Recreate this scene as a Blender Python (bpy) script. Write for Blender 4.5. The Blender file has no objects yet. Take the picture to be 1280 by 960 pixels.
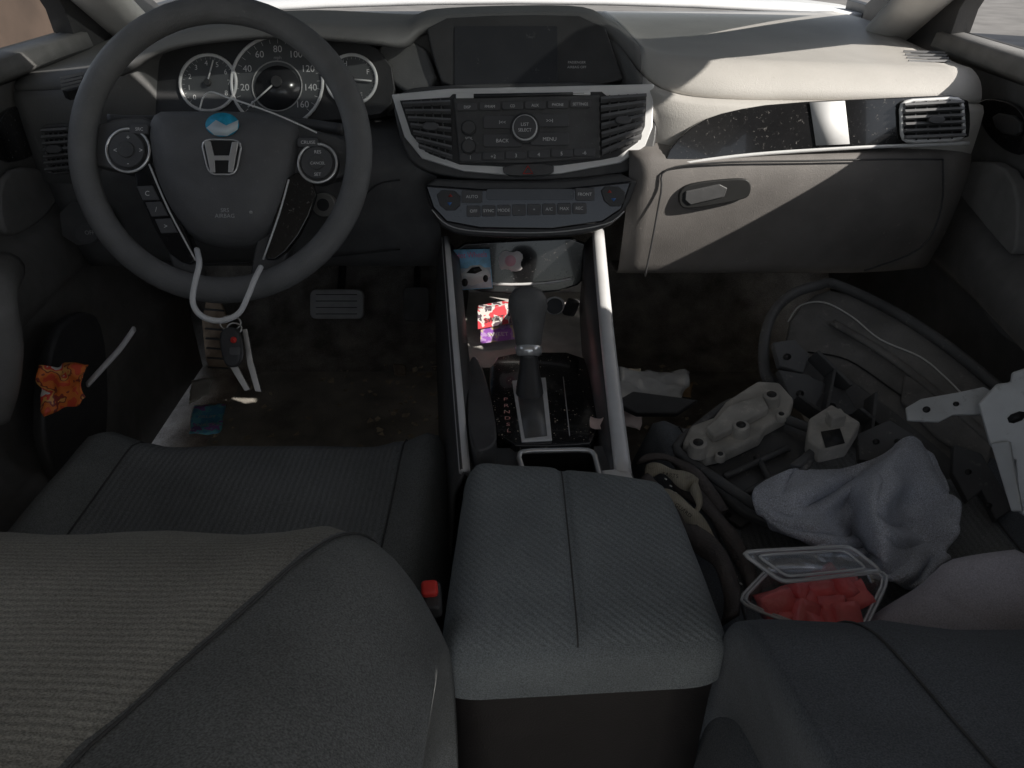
import bpy, bmesh, math, random
from mathutils import Vector, Matrix, noise, Euler
random.seed(4)
SC=bpy.context.scene; COL=SC.collection
rad=math.radians
F=967.0; PT=rad(32); cp,sp=math.cos(PT),math.sin(PT); CAM=Vector((0,0,.95)); FWD=Vector((0,cp,-sp))
def ray(u,v):
    a=(u-640)/F; b=(480-v)/F
    return Vector((a,cp+b*sp,-sp+b*cp))
def D(u,v,t): return CAM+ray(u,v)*t
def Y(u,v,y): r=ray(u,v); return CAM+r*(y/r.y)
def Z(u,v,z): r=ray(u,v); return CAM+r*((z-.95)/r.z)
def X(u,v,x): r=ray(u,v); return CAM+r*(x/r.x)
class Pl:
    def __init__(s,o,n,U=None):
        s.o=Vector(o); s.n=Vector(n).normalized()
        U=Vector(U or (1,0,0)); s.U=(U-s.n*U.dot(s.n)).normalized(); s.V=s.n.cross(s.U)
    def px(s,u,v):
        r=ray(u,v); return CAM+r*((s.o-CAM).dot(s.n)/r.dot(s.n))
    def off(s,d): return Pl(s.o+s.n*d,s.n,s.U)
    def mpp(s,u,v): return (s.px(u,v)-CAM).dot(FWD)/F
def Pl3(a,b,c):
    n=(b-a).cross(c-a).normalized()
    if n.dot(CAM-a)<0: n=-n
    return Pl(a,n)
# ---------------------------------------------------------------- materials
def M(name,col,rough=.6,metal=0,var=.18,vs=30,bump=0,bs=300,dust=0,ds=90,wave=None,coat=0,spec=.5,dcol=(.5,.47,.43),fine=0):
    m=bpy.data.materials.new(name); m.use_nodes=True; nt=m.node_tree; N=nt.nodes; L=nt.links
    b=N['Principled BSDF']; tc=N.new('ShaderNodeTexCoord')
    b.inputs['Roughness'].default_value=rough; b.inputs['Metallic'].default_value=metal
    b.inputs['Coat Weight'].default_value=coat; b.inputs['Specular IOR Level'].default_value=spec
    n=N.new('ShaderNodeTexNoise'); n.inputs['Scale'].default_value=vs; n.inputs['Detail'].default_value=6
    L.new(tc.outputs['Object'],n.inputs['Vector'])
    r=N.new('ShaderNodeValToRGB'); c=Vector(col)
    r.color_ramp.elements[0].position=.3; r.color_ramp.elements[1].position=.72
    r.color_ramp.elements[0].color=(*(c*(1-var)),1); r.color_ramp.elements[1].color=(*(c*(1+var)),1)
    L.new(n.outputs['Fac'],r.inputs['Fac']); out=r.outputs['Color']
    def mul(out,fac,lo,hi,a=.3,bb=.7):
        mr=N.new('ShaderNodeMapRange'); mr.inputs[1].default_value=a; mr.inputs[2].default_value=bb
        mr.inputs[3].default_value=lo; mr.inputs[4].default_value=hi; L.new(fac,mr.inputs[0])
        mx=N.new('ShaderNodeMix'); mx.data_type='RGBA'; mx.blend_type='MULTIPLY'; mx.inputs[0].default_value=1
        L.new(out,mx.inputs[6]); L.new(mr.outputs[0],mx.inputs[7]); return mx.outputs[2]
    if fine:
        n3=N.new('ShaderNodeTexNoise'); n3.inputs['Scale'].default_value=900; n3.inputs['Detail'].default_value=2
        L.new(tc.outputs['Object'],n3.inputs['Vector']); out=mul(out,n3.outputs['Fac'],1-fine,1+fine)
    w=None
    if wave:
        w=N.new('ShaderNodeTexWave'); w.bands_direction=wave[1]; w.inputs['Scale'].default_value=wave[0]; w.inputs['Distortion'].default_value=wave[2] if len(wave)>2 else .6
        w.inputs['Detail Scale'].default_value=.6
        L.new(tc.outputs['Object'],w.inputs['Vector']); out=mul(out,w.outputs['Fac'],.90,1.03,0,1)
    if dust:
        d=N.new('ShaderNodeTexNoise'); d.inputs['Scale'].default_value=ds; d.inputs['Detail'].default_value=9; d.inputs['Roughness'].default_value=.75
        L.new(tc.outputs['Object'],d.inputs['Vector'])
        dr=N.new('ShaderNodeValToRGB'); dr.color_ramp.elements[0].position=.62-dust*.12; dr.color_ramp.elements[1].position=.74
        L.new(d.outputs['Fac'],dr.inputs['Fac'])
        mx=N.new('ShaderNodeMix'); mx.data_type='RGBA'; L.new(dr.outputs['Color'],mx.inputs[0]); L.new(out,mx.inputs[6]); mx.inputs[7].default_value=(*dcol,1); out=mx.outputs[2]
        m2=N.new('ShaderNodeMapRange'); m2.inputs[3].default_value=rough; m2.inputs[4].default_value=.85; L.new(dr.outputs['Color'],m2.inputs[0]); L.new(m2.outputs[0],b.inputs['Roughness'])
    L.new(out,b.inputs['Base Color'])
    h=None
    if bump:
        n2=N.new('ShaderNodeTexNoise'); n2.inputs['Scale'].default_value=bs; n2.inputs['Detail'].default_value=3
        L.new(tc.outputs['Object'],n2.inputs['Vector'])
        bp=N.new('ShaderNodeBump'); bp.inputs['Strength'].default_value=bump; bp.inputs['Distance'].default_value=.002
        L.new(n2.outputs['Fac'],bp.inputs['Height']); h=bp
    if w:
        b2=N.new('ShaderNodeBump'); b2.inputs['Strength'].default_value=.3; b2.inputs['Distance'].default_value=.002
        L.new(w.outputs['Fac'],b2.inputs['Height'])
        if h: L.new(h.outputs['Normal'],b2.inputs['Normal'])
        h=b2
    if h: L.new(h.outputs['Normal'],b.inputs['Normal'])
    return m
def MRamp(name,stops,scale=40,rough=.35,metal=0):
    m=bpy.data.materials.new(name); m.use_nodes=True; nt=m.node_tree; N=nt.nodes; L=nt.links
    b=N['Principled BSDF']; b.inputs['Roughness'].default_value=rough; b.inputs['Metallic'].default_value=metal
    tc=N.new('ShaderNodeTexCoord'); n=N.new('ShaderNodeTexNoise'); n.inputs['Scale'].default_value=scale; n.inputs['Detail'].default_value=2
    L.new(tc.outputs['Object'],n.inputs['Vector']); r=N.new('ShaderNodeValToRGB'); r.color_ramp.interpolation='CONSTANT'
    e=r.color_ramp.elements
    while len(e)<len(stops): e.new(.5)
    for i,(p,c) in enumerate(stops): e[i].position=p; e[i].color=(*c,1)
    L.new(n.outputs['Fac'],r.inputs['Fac']); L.new(r.outputs['Color'],b.inputs['Base Color']); return m
def MClear(name,tint=(.95,.97,1),fac=.82,rough=.06,dif=.45):
    m=bpy.data.materials.new(name); m.use_nodes=True; nt=m.node_tree; N=nt.nodes; L=nt.links
    N.remove(N['Principled BSDF']); t=N.new('ShaderNodeBsdfTransparent'); t.inputs[0].default_value=(*tint,1)
    g=N.new('ShaderNodeBsdfGlossy'); g.inputs['Roughness'].default_value=rough
    d=N.new('ShaderNodeBsdfDiffuse'); d.inputs[0].default_value=(.85,.87,.88,1)
    mx=N.new('ShaderNodeMixShader'); mx.inputs[0].default_value=dif; L.new(g.outputs[0],mx.inputs[1]); L.new(d.outputs[0],mx.inputs[2])
    m2=N.new('ShaderNodeMixShader'); tc=N.new('ShaderNodeTexCoord'); n=N.new('ShaderNodeTexNoise'); n.inputs['Scale'].default_value=60
    L.new(tc.outputs['Object'],n.inputs['Vector']); mr=N.new('ShaderNodeMapRange'); mr.inputs[3].default_value=fac+.1; mr.inputs[4].default_value=fac-.1
    L.new(n.outputs['Fac'],mr.inputs[0]); L.new(mr.outputs[0],m2.inputs[0])
    L.new(mx.outputs[0],m2.inputs[1]); L.new(t.outputs[0],m2.inputs[2]); L.new(m2.outputs[0],N['Material Output'].inputs[0]); return m
DASH=M('dash_plastic',(.17,.17,.17),.55,bump=.25,bs=700,var=.12,dust=.12,ds=160,dcol=(.35,.33,.31))
HOODP_SHADE=M('instrument_hood_plastic_shaded',(.15,.15,.15),.55,bump=.3,bs=700,var=.1,vs=12,dust=.08,ds=120,dcol=(.3,.28,.26))  # same plastic as the passenger top, shade put into a darker colour
PAD_SUN=M('dash_top_plastic_sunlit',(.62,.595,.56),.5,bump=.3,bs=700,var=.07,vs=12,dust=.05,ds=60,dcol=(.48,.46,.42))  # same plastic as the hood, sunlight put into a paler colour
LOW=M('lower_dash_plastic',(.135,.135,.137),.6,bump=.25,bs=700,var=.15,dust=.1,ds=70,dcol=(.25,.24,.22))
GLOVE=M('glove_box_plastic',(.22,.205,.195),.6,bump=.25,bs=700,var=.2,vs=14,dust=.14,ds=60,dcol=(.38,.35,.32))
BLK=M('black_plastic',(.05,.05,.052),.45,bump=.15,bs=500)
BOX=M('console_black',(.04,.036,.036),.4,bump=.2,bs=600,var=.1)
SATIN=M('satin_black',(.10,.10,.102),.4,bump=.1,bs=500,dust=.1,ds=200,dcol=(.28,.27,.26))
SLAT=M('vent_slat',(.22,.22,.225),.45)
GLOSS=M('gloss_black',(.016,.016,.017),.12,coat=.5,dust=.24,ds=190,dcol=(.32,.30,.28))
GLOSSC=M('gloss_black_clean',(.012,.012,.014),.14,coat=.4,dust=.1,ds=170,dcol=(.15,.15,.15))
SCREEN=M('screen_glass',(.04,.041,.045),.18,var=.1,dust=.1,ds=40,dcol=(.09,.09,.09))
SILV=M('silver_trim',(.9,.9,.9),.36,metal=.15,var=.05)
CHR=M('chrome',(.9,.9,.9),.22,metal=.6,var=.04)
RIMM=M('wheel_rim_leather',(.20,.20,.202),.5,bump=.35,bs=900,var=.12,dust=.05,ds=140,dcol=(.32,.31,.3))
HUB=M('airbag_cover',(.15,.15,.155),.5,bump=.3,bs=800,var=.12,dust=.06,ds=120,dcol=(.28,.27,.26))
SEAT=M('seat_fabric',(.235,.245,.245),.9,bump=.5,bs=1200,var=.18,vs=9,fine=.35,spec=.2)
SEATB=M('seat_fabric_passenger',(.165,.18,.20),.9,bump=.5,bs=1200,var=.18,vs=9,fine=.3,spec=.2)
RIB=M('seat_ribbed_fabric',(.42,.41,.37),.9,bump=.5,bs=1200,wave=(58,'Y',1.0),var=.22,vs=7,fine=.35,spec=.2)
RIBC=M('cushion_ribbed_fabric',(.26,.27,.275),.9,bump=.5,bs=1200,wave=(44,'X',.8),var=.16,vs=9,fine=.35,spec=.2)
ARM=M('armrest_fabric',(.27,.295,.305),.85,bump=.6,bs=900,var=.16,vs=10,fine=.3,spec=.25)
ARMR=M('armrest_ribbed',(.285,.31,.32),.85,bump=.5,bs=900,wave=(78,'DIAGONAL',1.0),var=.16,vs=10,fine=.3,spec=.25)
STITCH=M('seam_thread',(.09,.09,.09),.8)
CARPET=M('carpet',(.34,.315,.285),.98,bump=1,bs=500,var=.45,vs=18,dust=.25,ds=140,dcol=(.6,.53,.44),fine=.5,spec=.05)
MAT=M('mat_carpet',(.52,.485,.43),.98,bump=1,bs=500,var=.35,vs=14,dust=.3,ds=200,dcol=(.75,.67,.56),fine=.5,spec=.05)
DOORM=M('door_plastic',(.18,.175,.172),.6,bump=.25,bs=700,var=.15)
DOORL=M('door_fabric',(.23,.225,.22),.85,bump=.4,bs=900,var=.15)
PILL=M('pillar_cloth',(.68,.66,.64),.9,bump=.3,bs=700,var=.06)
ROOFM=M('headliner',(.68,.66,.63),.95,var=.05)
WHITE=M('white_ink',(.88,.88,.88),.5,var=.02); GREYI=M('grey_ink',(.55,.55,.55),.5,var=.02); RED=M('red_ink',(.8,.05,.04),.5,var=.05)
BLUEI=M('blue_ink',(.05,.18,.5),.5); REDD=M('dull_red_ink',(.4,.05,.04),.5); DARKI=M('dark_ink',(.02,.02,.02),.5)
KEYS=M('button_plastic',(.105,.105,.11),.5,var=.1)
GAUGE=M('gauge_face',(.12,.125,.13),.5,var=.1); GRING=M('gauge_ring',(.9,.9,.9),.35,metal=.05,var=.04)
CORD=M('white_cord',(.88,.88,.88),.5,var=.05); METAL=M('steel',(.55,.53,.5),.3,metal=.7,var=.12,vs=60)
TOWEL=M('grey_towel',(.62,.645,.71),.98,bump=1,bs=420,var=.1,vs=25,fine=.4,spec=.1)
LINER=M('black_liner_plastic',(.10,.10,.10),.5,bump=.2,bs=200,var=.3,vs=14,dust=.3,ds=50,dcol=(.36,.34,.31))
FELT=M('grey_liner_felt',(.22,.212,.20),.85,bump=.6,bs=300,var=.3,vs=16,dust=.3,ds=60,dcol=(.40,.37,.34))
DUSTY=M('dusty_plastic',(.44,.42,.38),.6,bump=.3,bs=200,var=.25,vs=30,dust=.5,ds=60,dcol=(.68,.65,.58))
BRKT=M('bare_bracket',(.68,.70,.70),.42,metal=.25,var=.12,vs=25,dust=.35,ds=40,dcol=(.38,.38,.36))
LILAC=M('pale_grey_cloth',(.50,.48,.525),.95,bump=.4,bs=300,var=.2,vs=9,fine=.2,dust=.1,ds=30,dcol=(.62,.6,.58))
STRAP=M('beige_webbing',(.46,.42,.33),.85,wave=(150,'X',.2),var=.22,dust=.2,ds=80,dcol=(.2,.18,.15)); STRAPD=M('black_webbing',(.12,.105,.10),.6,bump=.6,bs=400)
MELON=M('watermelon_flesh',(.95,.22,.22),.22,bump=.5,bs=260,var=.05,vs=90)
CLEAR=MClear('clear_plastic',fac=.80); CLEARB=MClear('crinkled_clear_plastic',(.95,.96,.97),.35,.15,.7)
# ---------------------------------------------------------------- builders
def tag(o,label=None,cat=None,group=None,kind=None):
    if label: o['label']=label
    if cat: o['category']=cat
    if group: o['group']=group
    if kind: o['kind']=kind
    return o
def thing(name,label,cat,loc,group=None):
    o=bpy.data.objects.new(name,None); COL.objects.link(o); o.location=loc; o.empty_display_size=.05
    bpy.context.view_layer.update(); return tag(o,label,cat,group)
def link(name,me,mat,par,smooth=True,bev=0,seg=2):
    o=bpy.data.objects.new(name,me); COL.objects.link(o); me.materials.append(mat)
    if smooth:
        for p in me.polygons: p.use_smooth=True
    if par:
        o.parent=par
        if par.type=='EMPTY': o.matrix_parent_inverse=Matrix.Translation(-Vector(par.location))
    if bev:
        b=o.modifiers.new('b','BEVEL'); b.width=bev; b.segments=seg; b.limit_method='ANGLE'; b.angle_limit=rad(35)
        w=o.modifiers.new('w','WEIGHTED_NORMAL'); w.keep_sharp=True
    return o
def mesh(name,vs,fs,mat,par=None,smooth=True,bev=0,rec=True):
    me=bpy.data.meshes.new(name); me.from_pydata([tuple(v) for v in vs],[],fs)
    bm=bmesh.new(); bm.from_mesh(me)
    if rec: bmesh.ops.recalc_face_normals(bm,faces=bm.faces)
    bm.to_mesh(me); bm.free(); me.update()
    return link(name,me,mat,par,smooth,bev)
def chk(p,n=2):
    for _ in range(n):
        q=[]
        for i in range(len(p)):
            a,b=p[i],p[(i+1)%len(p)]
            q+= [tuple(a[k]*.75+b[k]*.25 for k in range(2)),tuple(a[k]*.25+b[k]*.75 for k in range(2))]
        p=q
    return p
def quadr(p,f=.12,n=1):
    q=[]
    for i in range(len(p)):
        a,b=p[i],p[(i+1)%len(p)]
        for t in (f,.5,1-f): q.append((a[0]+(b[0]-a[0])*t,a[1]+(b[1]-a[1])*t))
    return chk(q,n)
def R4(a,b,c,d): return [(a,b),(c,b),(c,d),(a,d)]
def RR(a,b,c,d,r=6,n=4):
    o=[]
    for cx,cy,s in ((c-r,b+r,-90),(c-r,d-r,0),(a+r,d-r,90),(a+r,b+r,180)):
        for k in range(n+1):
            t=rad(s+90*k/n); o.append((cx+r*math.cos(t),cy+r*math.sin(t)))
    return o
def circ(u,v,r,n=32,ry=None): return [(u+r*math.cos(2*math.pi*k/n),v+(ry or r)*math.sin(2*math.pi*k/n)) for k in range(n)]
def prism(name,pts,n,th,mat,par,bev=.001,smooth=True):
    k=len(pts); vs=list(pts)+[p+n*th for p in pts]
    fs=[tuple(range(k)),tuple(range(2*k-1,k-1,-1))]+[(i,(i+1)%k,k+(i+1)%k,k+i) for i in range(k)]
    return mesh(name,vs,fs,mat,par,smooth,bev)
def poly(name,pl,px,mat,par,off=0,th=.004,sm=0,bev=.001):
    if sm: px=chk(px,sm)
    return prism(name,[pl.px(*p)+pl.n*off for p in px],pl.n,th,mat,par,bev)
def dome(name,pl,px,mat,par,h,off=0,sm=2,pw=2.5,rings=10,base=.01):
    if sm: px=chk(px,sm)
    P=[pl.px(*p)+pl.n*off for p in px]; c=sum(P,Vector())/len(P); vs=[]; k=len(P)
    vs+= [p-pl.n*base for p in P]
    for i in range(rings):
        s=1-i/rings
        vs+= [c+(p-c)*s+pl.n*h*(1-s**pw)**(1/1.6) for p in P]
    vs.append(c+pl.n*h); fs=[]
    for i in range(rings):
        for j in range(k):
            a=i*k+j; b=i*k+(j+1)%k; fs.append((a,b,b+k,a+k))
    l=rings*k
    for j in range(k): fs.append((l+j,l+(j+1)%k,len(vs)-1))
    return mesh(name,vs,fs,mat,par)
def cr(a,b,c,d,t): return .5*((2*b)+(c-a)*t+(2*a-5*b+4*c-d)*t*t+(3*b-a-3*c+d)*t**3)
def ups(p,n,closed=False):
    o=[]; k=len(p)
    for i in range(k if closed else k-1):
        if closed: q=[p[(i+j-1)%k] for j in range(4)]
        else: q=[p[max(0,i-1)],p[i],p[i+1],p[min(k-1,i+2)]]
        for s in range(n): o.append(cr(*q,s/n))
    if not closed: o.append(p[-1])
    return o
def cgrid(rows,nu,nv):
    r=[ups(x,nu) for x in rows]; cols=[ups([q[j] for q in r],nv) for j in range(len(r[0]))]
    return [[cols[j][i] for j in range(len(cols))] for i in range(len(cols[0]))]
def loft(name,rows,mat,par=None,thick=0,closed=False,bev=0):
    m=len(rows[0]); vs=[p for r in rows for p in r]; fs=[]
    for i in range(len(rows)-1):
        for j in range(m if closed else m-1):
            a=i*m+j; b=i*m+(j+1)%m; fs.append((a,b,b+m,a+m))
    o=mesh(name,vs,fs,mat,par)
    if thick:
        s=o.modifiers.new('s','SOLIDIFY'); s.thickness=thick; s.offset=0
    return o
def tube(name,pts,r,mat,par=None,n=8,up=4,closed=False,flat=1,taper=None):
    p=ups([Vector(q) for q in pts],up,closed) if up>1 else [Vector(q) for q in pts]; rows=[]; k=len(p); nrm=None
    for i in range(k):
        t=(p[(i+1)%k]-p[i-1]) if closed else (p[min(k-1,i+1)]-p[max(0,i-1)])
        t.normalize()
        if nrm is None:
            nrm=t.orthogonal().normalized()
            if abs(t.z)<.9: nrm=(Vector((0,0,1))-t*t.z).normalized()
        nrm=(nrm-t*nrm.dot(t)).normalized(); b=t.cross(nrm); rr=r*(taper(i/(k-1)) if taper else 1)
        rows.append([p[i]+nrm*math.cos(2*math.pi*j/n)*rr*flat+b*math.sin(2*math.pi*j/n)*rr for j in range(n)])
    vs=[q for w in rows for q in w]; fs=[]
    for i in range(k if closed else k-1):
        for j in range(n):
            a=i*n+j; b=i*n+(j+1)%n; c=((i+1)%k)*n; fs.append((a,b,c+(j+1)%n,c+j))
    if not closed: fs+= [tuple(range(n)),tuple(range((k-1)*n,k*n))]
    return mesh(name,vs,fs,mat,par)
def rbox(name,c,s,mat,par=None,rot=(0,0,0),bev=.004):
    Rm=Euler(rot).to_matrix(); c=Vector(c)
    vs=[c+Rm@Vector((x*s[0]/2,y*s[1]/2,z*s[2]/2)) for x in(-1,1) for y in(-1,1) for z in(-1,1)]
    return mesh(name,vs,[(0,1,3,2),(4,6,7,5),(0,4,5,1),(2,3,7,6),(0,2,6,4),(1,5,7,3)],mat,par,True,bev)
def cyl(name,a,b,r,mat,par=None,n=20,r2=None,bev=.0008):
    a=Vector(a);b=Vector(b);t=(b-a).normalized();u=t.orthogonal().normalized();w=t.cross(u);r2=r if r2 is None else r2
    A=[a+(u*math.cos(2*math.pi*i/n)+w*math.sin(2*math.pi*i/n))*r for i in range(n)]
    B=[b+(u*math.cos(2*math.pi*i/n)+w*math.sin(2*math.pi*i/n))*r2 for i in range(n)]
    return mesh(name,A+B,[tuple(range(n)),tuple(range(2*n-1,n-1,-1))]+[(i,(i+1)%n,n+(i+1)%n,n+i) for i in range(n)],mat,par,True,bev)
def words(name,items,mat,par):
    obs=[]
    for it in items:
        cu=bpy.data.curves.new('t','FONT'); cu.body=it[0]; cu.align_x='CENTER'; cu.align_y='CENTER'; cu.resolution_u=3
        ob=bpy.data.objects.new('t',cu); COL.objects.link(ob); obs.append(ob)
    bpy.context.view_layer.update(); dg=bpy.context.evaluated_depsgraph_get(); vs=[];fs=[]
    for it,ob in zip(items,obs):
        me=bpy.data.meshes.new_from_object(ob.evaluated_get(dg)); s,pl,u,v,h=it[:5]; ro=rad(it[5]) if len(it)>5 else 0; sx=it[6] if len(it)>6 else 1
        o=pl.px(u,v); k=h/.7*pl.mpp(u,v); b=len(vs); c,n=math.cos(ro),math.sin(ro)
        for q in me.vertices:
            x,y=q.co.x*k*sx,q.co.y*k; vs.append(o+pl.U*(x*c-y*n)+pl.V*(x*n+y*c))
        fs+= [tuple(b+i for i in p.vertices) for p in me.polygons]
        bpy.data.meshes.remove(me); cu=ob.data; bpy.data.objects.remove(ob); bpy.data.curves.remove(cu)
    return mesh(name,vs,fs,mat,par,False,rec=False)
def crumple(name,quad,mat,par,amp=.006,n=14,seed=0,fs=45):
    a,b,c,d=[Vector(q) for q in quad]; nn=(b-a).cross(d-a).normalized()
    if nn.dot(CAM-a)<0: nn=-nn
    rows=[]
    for i in range(n+1):
        r=[]
        for j in range(n+1):
            s,t=j/n,i/n; p=(a*(1-s)+b*s)*(1-t)+(d*(1-s)+c*s)*t
            q=p*fs+Vector((seed*7.3,0,0)); w=noise.noise(q)+.5*noise.noise(q*2.3); e=noise.noise_vector(q*1.3)
            r.append(p+nn*(w*amp+amp)+Vector((e.x,e.y,0))*amp*.6)
        rows.append(r)
    return loft(name,rows,mat,par,.0006)
# ---------------------------------------------------------------- setting
def struct(o): o['kind']='structure'; return o
GR=M('asphalt_ground',(.26,.245,.23),.9,var=.2,vs=3)
struct(mesh('ground',[(-200,-200,-.42),(200,-200,-.42),(200,200,-.42),(-200,200,-.42)],[(0,1,2,3)],GR))
fl=[]
for y,z in ((-.5,.03),(.2,.03),(.9,.03),(1.45,.035),(1.6,.07),(1.78,.25),(1.86,.45),(1.8,.64),(1.5,.66)):
    fl.append([Vector((x,y,z+ (.10 if abs(x)<.06 and y<1.7 else 0))) for x in (-.76,-.45,-.12,-.05,.05,.12,.45,.76)])
struct(loft('floor',fl,CARPET,thick=.01))
rf=[]
for y,z in ((-.35,1.15),(0,1.17),(.4,1.17),(.7,1.15),(.86,1.12)):
    rf.append([Vector((x,y,z-.10*(abs(x)/.66)**4)) for x in [-.66+.12*i for i in range(12)]])
struct(loft('roof',rf,ROOFM,thick=.02))
for sgn,side in ((1,'right'),(-1,'left')):
    n=Vector((sgn,0,0)); xx=sgn*.68
    t=thing('pillar','pale windscreen pillar at the '+side+' end of the dashboard','pillar',(xx,1.45,.74))
    a=Vector((sgn*.665,1.52,.73)); b=Vector((sgn*.61,.86,1.10)); rows=[]
    for k in range(6):
        p=a.lerp(b,k/5); rows.append([p+Vector((sgn*.045*math.cos(q),0,.03*math.sin(q))) for q in [2*math.pi*i/12 for i in range(12)]])
    loft('pillar_trim',rows,PILL,t,closed=True)
    def yz(*l): return [Vector((xx,y,z)) for y,z in l]
    prism('door_post',yz((-.085,.5),(.62,.5),(.62,1.08),(-.085,1.08)),n,.03,BLK,t)
    prism('roof_rail',yz((.62,1.06),(.95,1.055),(1.11,1.0),(1.16,1.04),(.9,1.2),(-.35,1.2),(-.35,1.08),(.62,1.08)),n,.03,BLK,t)
    prism('mirror_base',yz((1.31,.74),(1.30,.81),(1.23,.91),(1.11,1.0),(1.17,1.03),(1.65,.78),(1.65,.74)),n,.03,BLK,t)
    prism('cowl_side',[Vector((sgn*.76,y,z)) for y,z in ((1.45,.03),(1.95,.03),(1.95,.76),(1.45,.76))],n,.02,BLK,t)
tag(prism('sun_blocker',[Vector((.655,y,z)) for y,z in ((.625,.925),(.825,.925),(.835,1.06),(.625,1.07))],Vector((1,0,0)),.012,ROOFM,None,.003),'unseen pale panel added at the side window to shade the climate panel','light blocker')  # unseen panel added to keep the sun off the climate controls
WG=MClear('sky_dimming_glass',(.16,.17,.17),.97,.02,.1)  # dark tint added to cut sky light on the dash, lower strip left open
ws=[]
for k in range(7):
    s=k/6; y=1.70+(.88-1.70)*s; z=.805+(1.12-.805)*s+.02*math.sin(math.pi*s); ws.append([Vector((x*(1-.1*s),y-.10*(abs(x)/.66)**2,z)) for x in [-.64+.128*i for i in range(11)]])
tag(loft('windscreen',ws,WG),'sloping windscreen glass with dark tint added to dim sky light','windscreen')
HOODM=M('white_paint',(.8,.8,.8),.3,coat=.3,var=.03)
hd=[[Vector((x,y,.735+.03*(1-(x/.8)**2)-.09*((y-1.85)/1.1)**2)) for x in [-.8+.2*i for i in range(9)]] for y in (1.85,2.1,2.4,2.7,2.95)]
tag(loft('car_hood',hd,HOODM,thick=.01),'bright hood seen through the windscreen beyond the dashboard','hood')
WALLM=M('brown_wall',(.075,.052,.039),.9,var=.3,vs=2)
tag(rbox('garden_wall',(-4,1.5,.25),(.2,14,1.4),WALLM,bev=.02),'brown wall outside the left side window','wall')
tag(rbox('garden_wall',(7,1.5,.2),(.2,16,1.3),WALLM,bev=.02),'brown wall outside the right side window','wall')
# ---------------------------------------------------------------- doors
for sgn,side in ((-1,'driver'),(1,'passenger')):
    t=thing('front_door','dark grey %s door panel with %s'%(side,'snack wrapper stuffed in its pocket' if sgn<0 else 'gloss black trim by the end vent'),'car door',(sgn*.72,.6,.05))
    pr=[(.70,.775),(.675,.76),(.685,.73),(.70,.66),(.70,.56),(.665,.53),(.64,.51),(.64,.47),(.67,.45),(.71,.42),(.71,.30),(.68,.26),(.655,.24),(.655,.06)]
    rows=[]
    for y in (-.3,0,.3,.6,.85,1.0,1.1,1.2,1.35,1.5):
        k=max(0,min(1,(y-.9)/.3)); rows.append([Vector((sgn*(x*(1-k)+max(x,.69)*k+.01),y,z)) for x,z in pr])
    rows=[ups(r,3) for r in rows]; loft('door_panel',rows,DOORM,t,.006)
    wr=[[Vector((sgn*x,y,z)) for x,z in ((.70,.775),(.672,.772),(.668,.755),(.69,.74))] for y in (-.3,.3,.8,1.15,1.33)]
    loft('window_sill',wr,DOORL,t,.004)
    pl=Pl((sgn*.697,0,0),(-sgn,0,0),(0,-sgn,0))
    if sgn>0:
        poly('door_trim',pl,[(1226,118),(1290,132),(1290,196),(1262,190),(1232,160)],GLOSS,t,0,.008,2,.002)
        poly('door_handle',pl.off(.008),[(1243,140),(1280,146),(1280,172),(1250,165)],BLK,t,0,.006,1,.002)
        poly('armrest',pl,[(1205,200),(1290,205),(1290,330),(1262,300),(1230,262),(1206,232)],DOORL,t,0,.02,2,.006)
        poly('speaker_cover',pl,[(1215,318),(1290,330),(1290,440),(1245,425),(1215,380)],DOORL,t,-.02,.012,2,.003)
    else:
        poly('door_trim',pl,[(52,132),(40,128),(-10,138),(-10,205),(30,200),(50,180)],GLOSS,t,0,.008,2,.002)
        poly('armrest',pl,[(70,215),(-10,205),(-10,300),(35,285),(66,250)],DOORM,t,0,.012,2,.005)
        poly('map_pocket',pl,[(95,400),(60,385),(20,420),(5,560),(60,640),(100,560)],BLK,t,.03,.02,2,.006)
        tube('pull_handle',[X(8,335,-.68),X(-4,370,-.64),X(4,430,-.63),X(0,480,-.64),X(-12,520,-.66)],.022,DOORL,t,12)
# ---------------------------------------------------------------- dashboard
DB=thing('dashboard','charcoal dashboard with gauges, radio stack, glove box and sunlit passenger top','dashboard',(0,1.3,.45))
st=[(-.69,.742,1.13,.73,1.12,.60),(-.60,.752,1.13,.735,1.12,.60),(-.54,.768,1.15,.755,1.16,.62),(-.50,.785,1.155,.775,1.24,.64),(-.44,.798,1.16,.79,1.262,.64),
(-.32,.805,1.165,.798,1.27,.64),(-.20,.798,1.18,.788,1.262,.64),(-.155,.797,1.20,.78,1.23,.64),(-.12,.806,1.225,.797,1.24,.64),(0,.81,1.238,.803,1.25,.64),
(.11,.808,1.238,.80,1.25,.64),(.15,.79,1.215,.78,1.21,.64),(.185,.768,1.175,.745,1.15,.64),(.225,.76,1.142,.728,1.12,.64),(.30,.757,1.128,.722,1.112,.64),(.45,.752,1.128,.72,1.112,.64),(.655,.745,1.128,.716,1.112,.64)]
stu=ups([Vector((a[0],a[1],a[2])) for a in st],4); stv=ups([Vector(a[3:]) for a in st],4); rows=[]
for (x,zr,yl),(zl,yb,zb) in zip(stu,stv):
    pr=[(1.74,.757),(1.55,.763+(zr-.757)*.1),(1.40,.76+(zr-.757)*.75),(yl+.09,zr),(yl+.045,zr),(yl+.014,(zr+zl)/2+.003),(yl,zl),(yl+.003,zl-.009),(yb,zl-.016),(yb,zb)]
    rows.append(ups([Vector((x,a,b)) for a,b in pr],3))
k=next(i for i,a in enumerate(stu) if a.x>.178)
loft('instrument_hood',rows[:k+1],HOODP_SHADE,DB,.004); loft('dash_pad',rows[k:],PAD_SUN,DB,.004)
rows=[]
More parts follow.
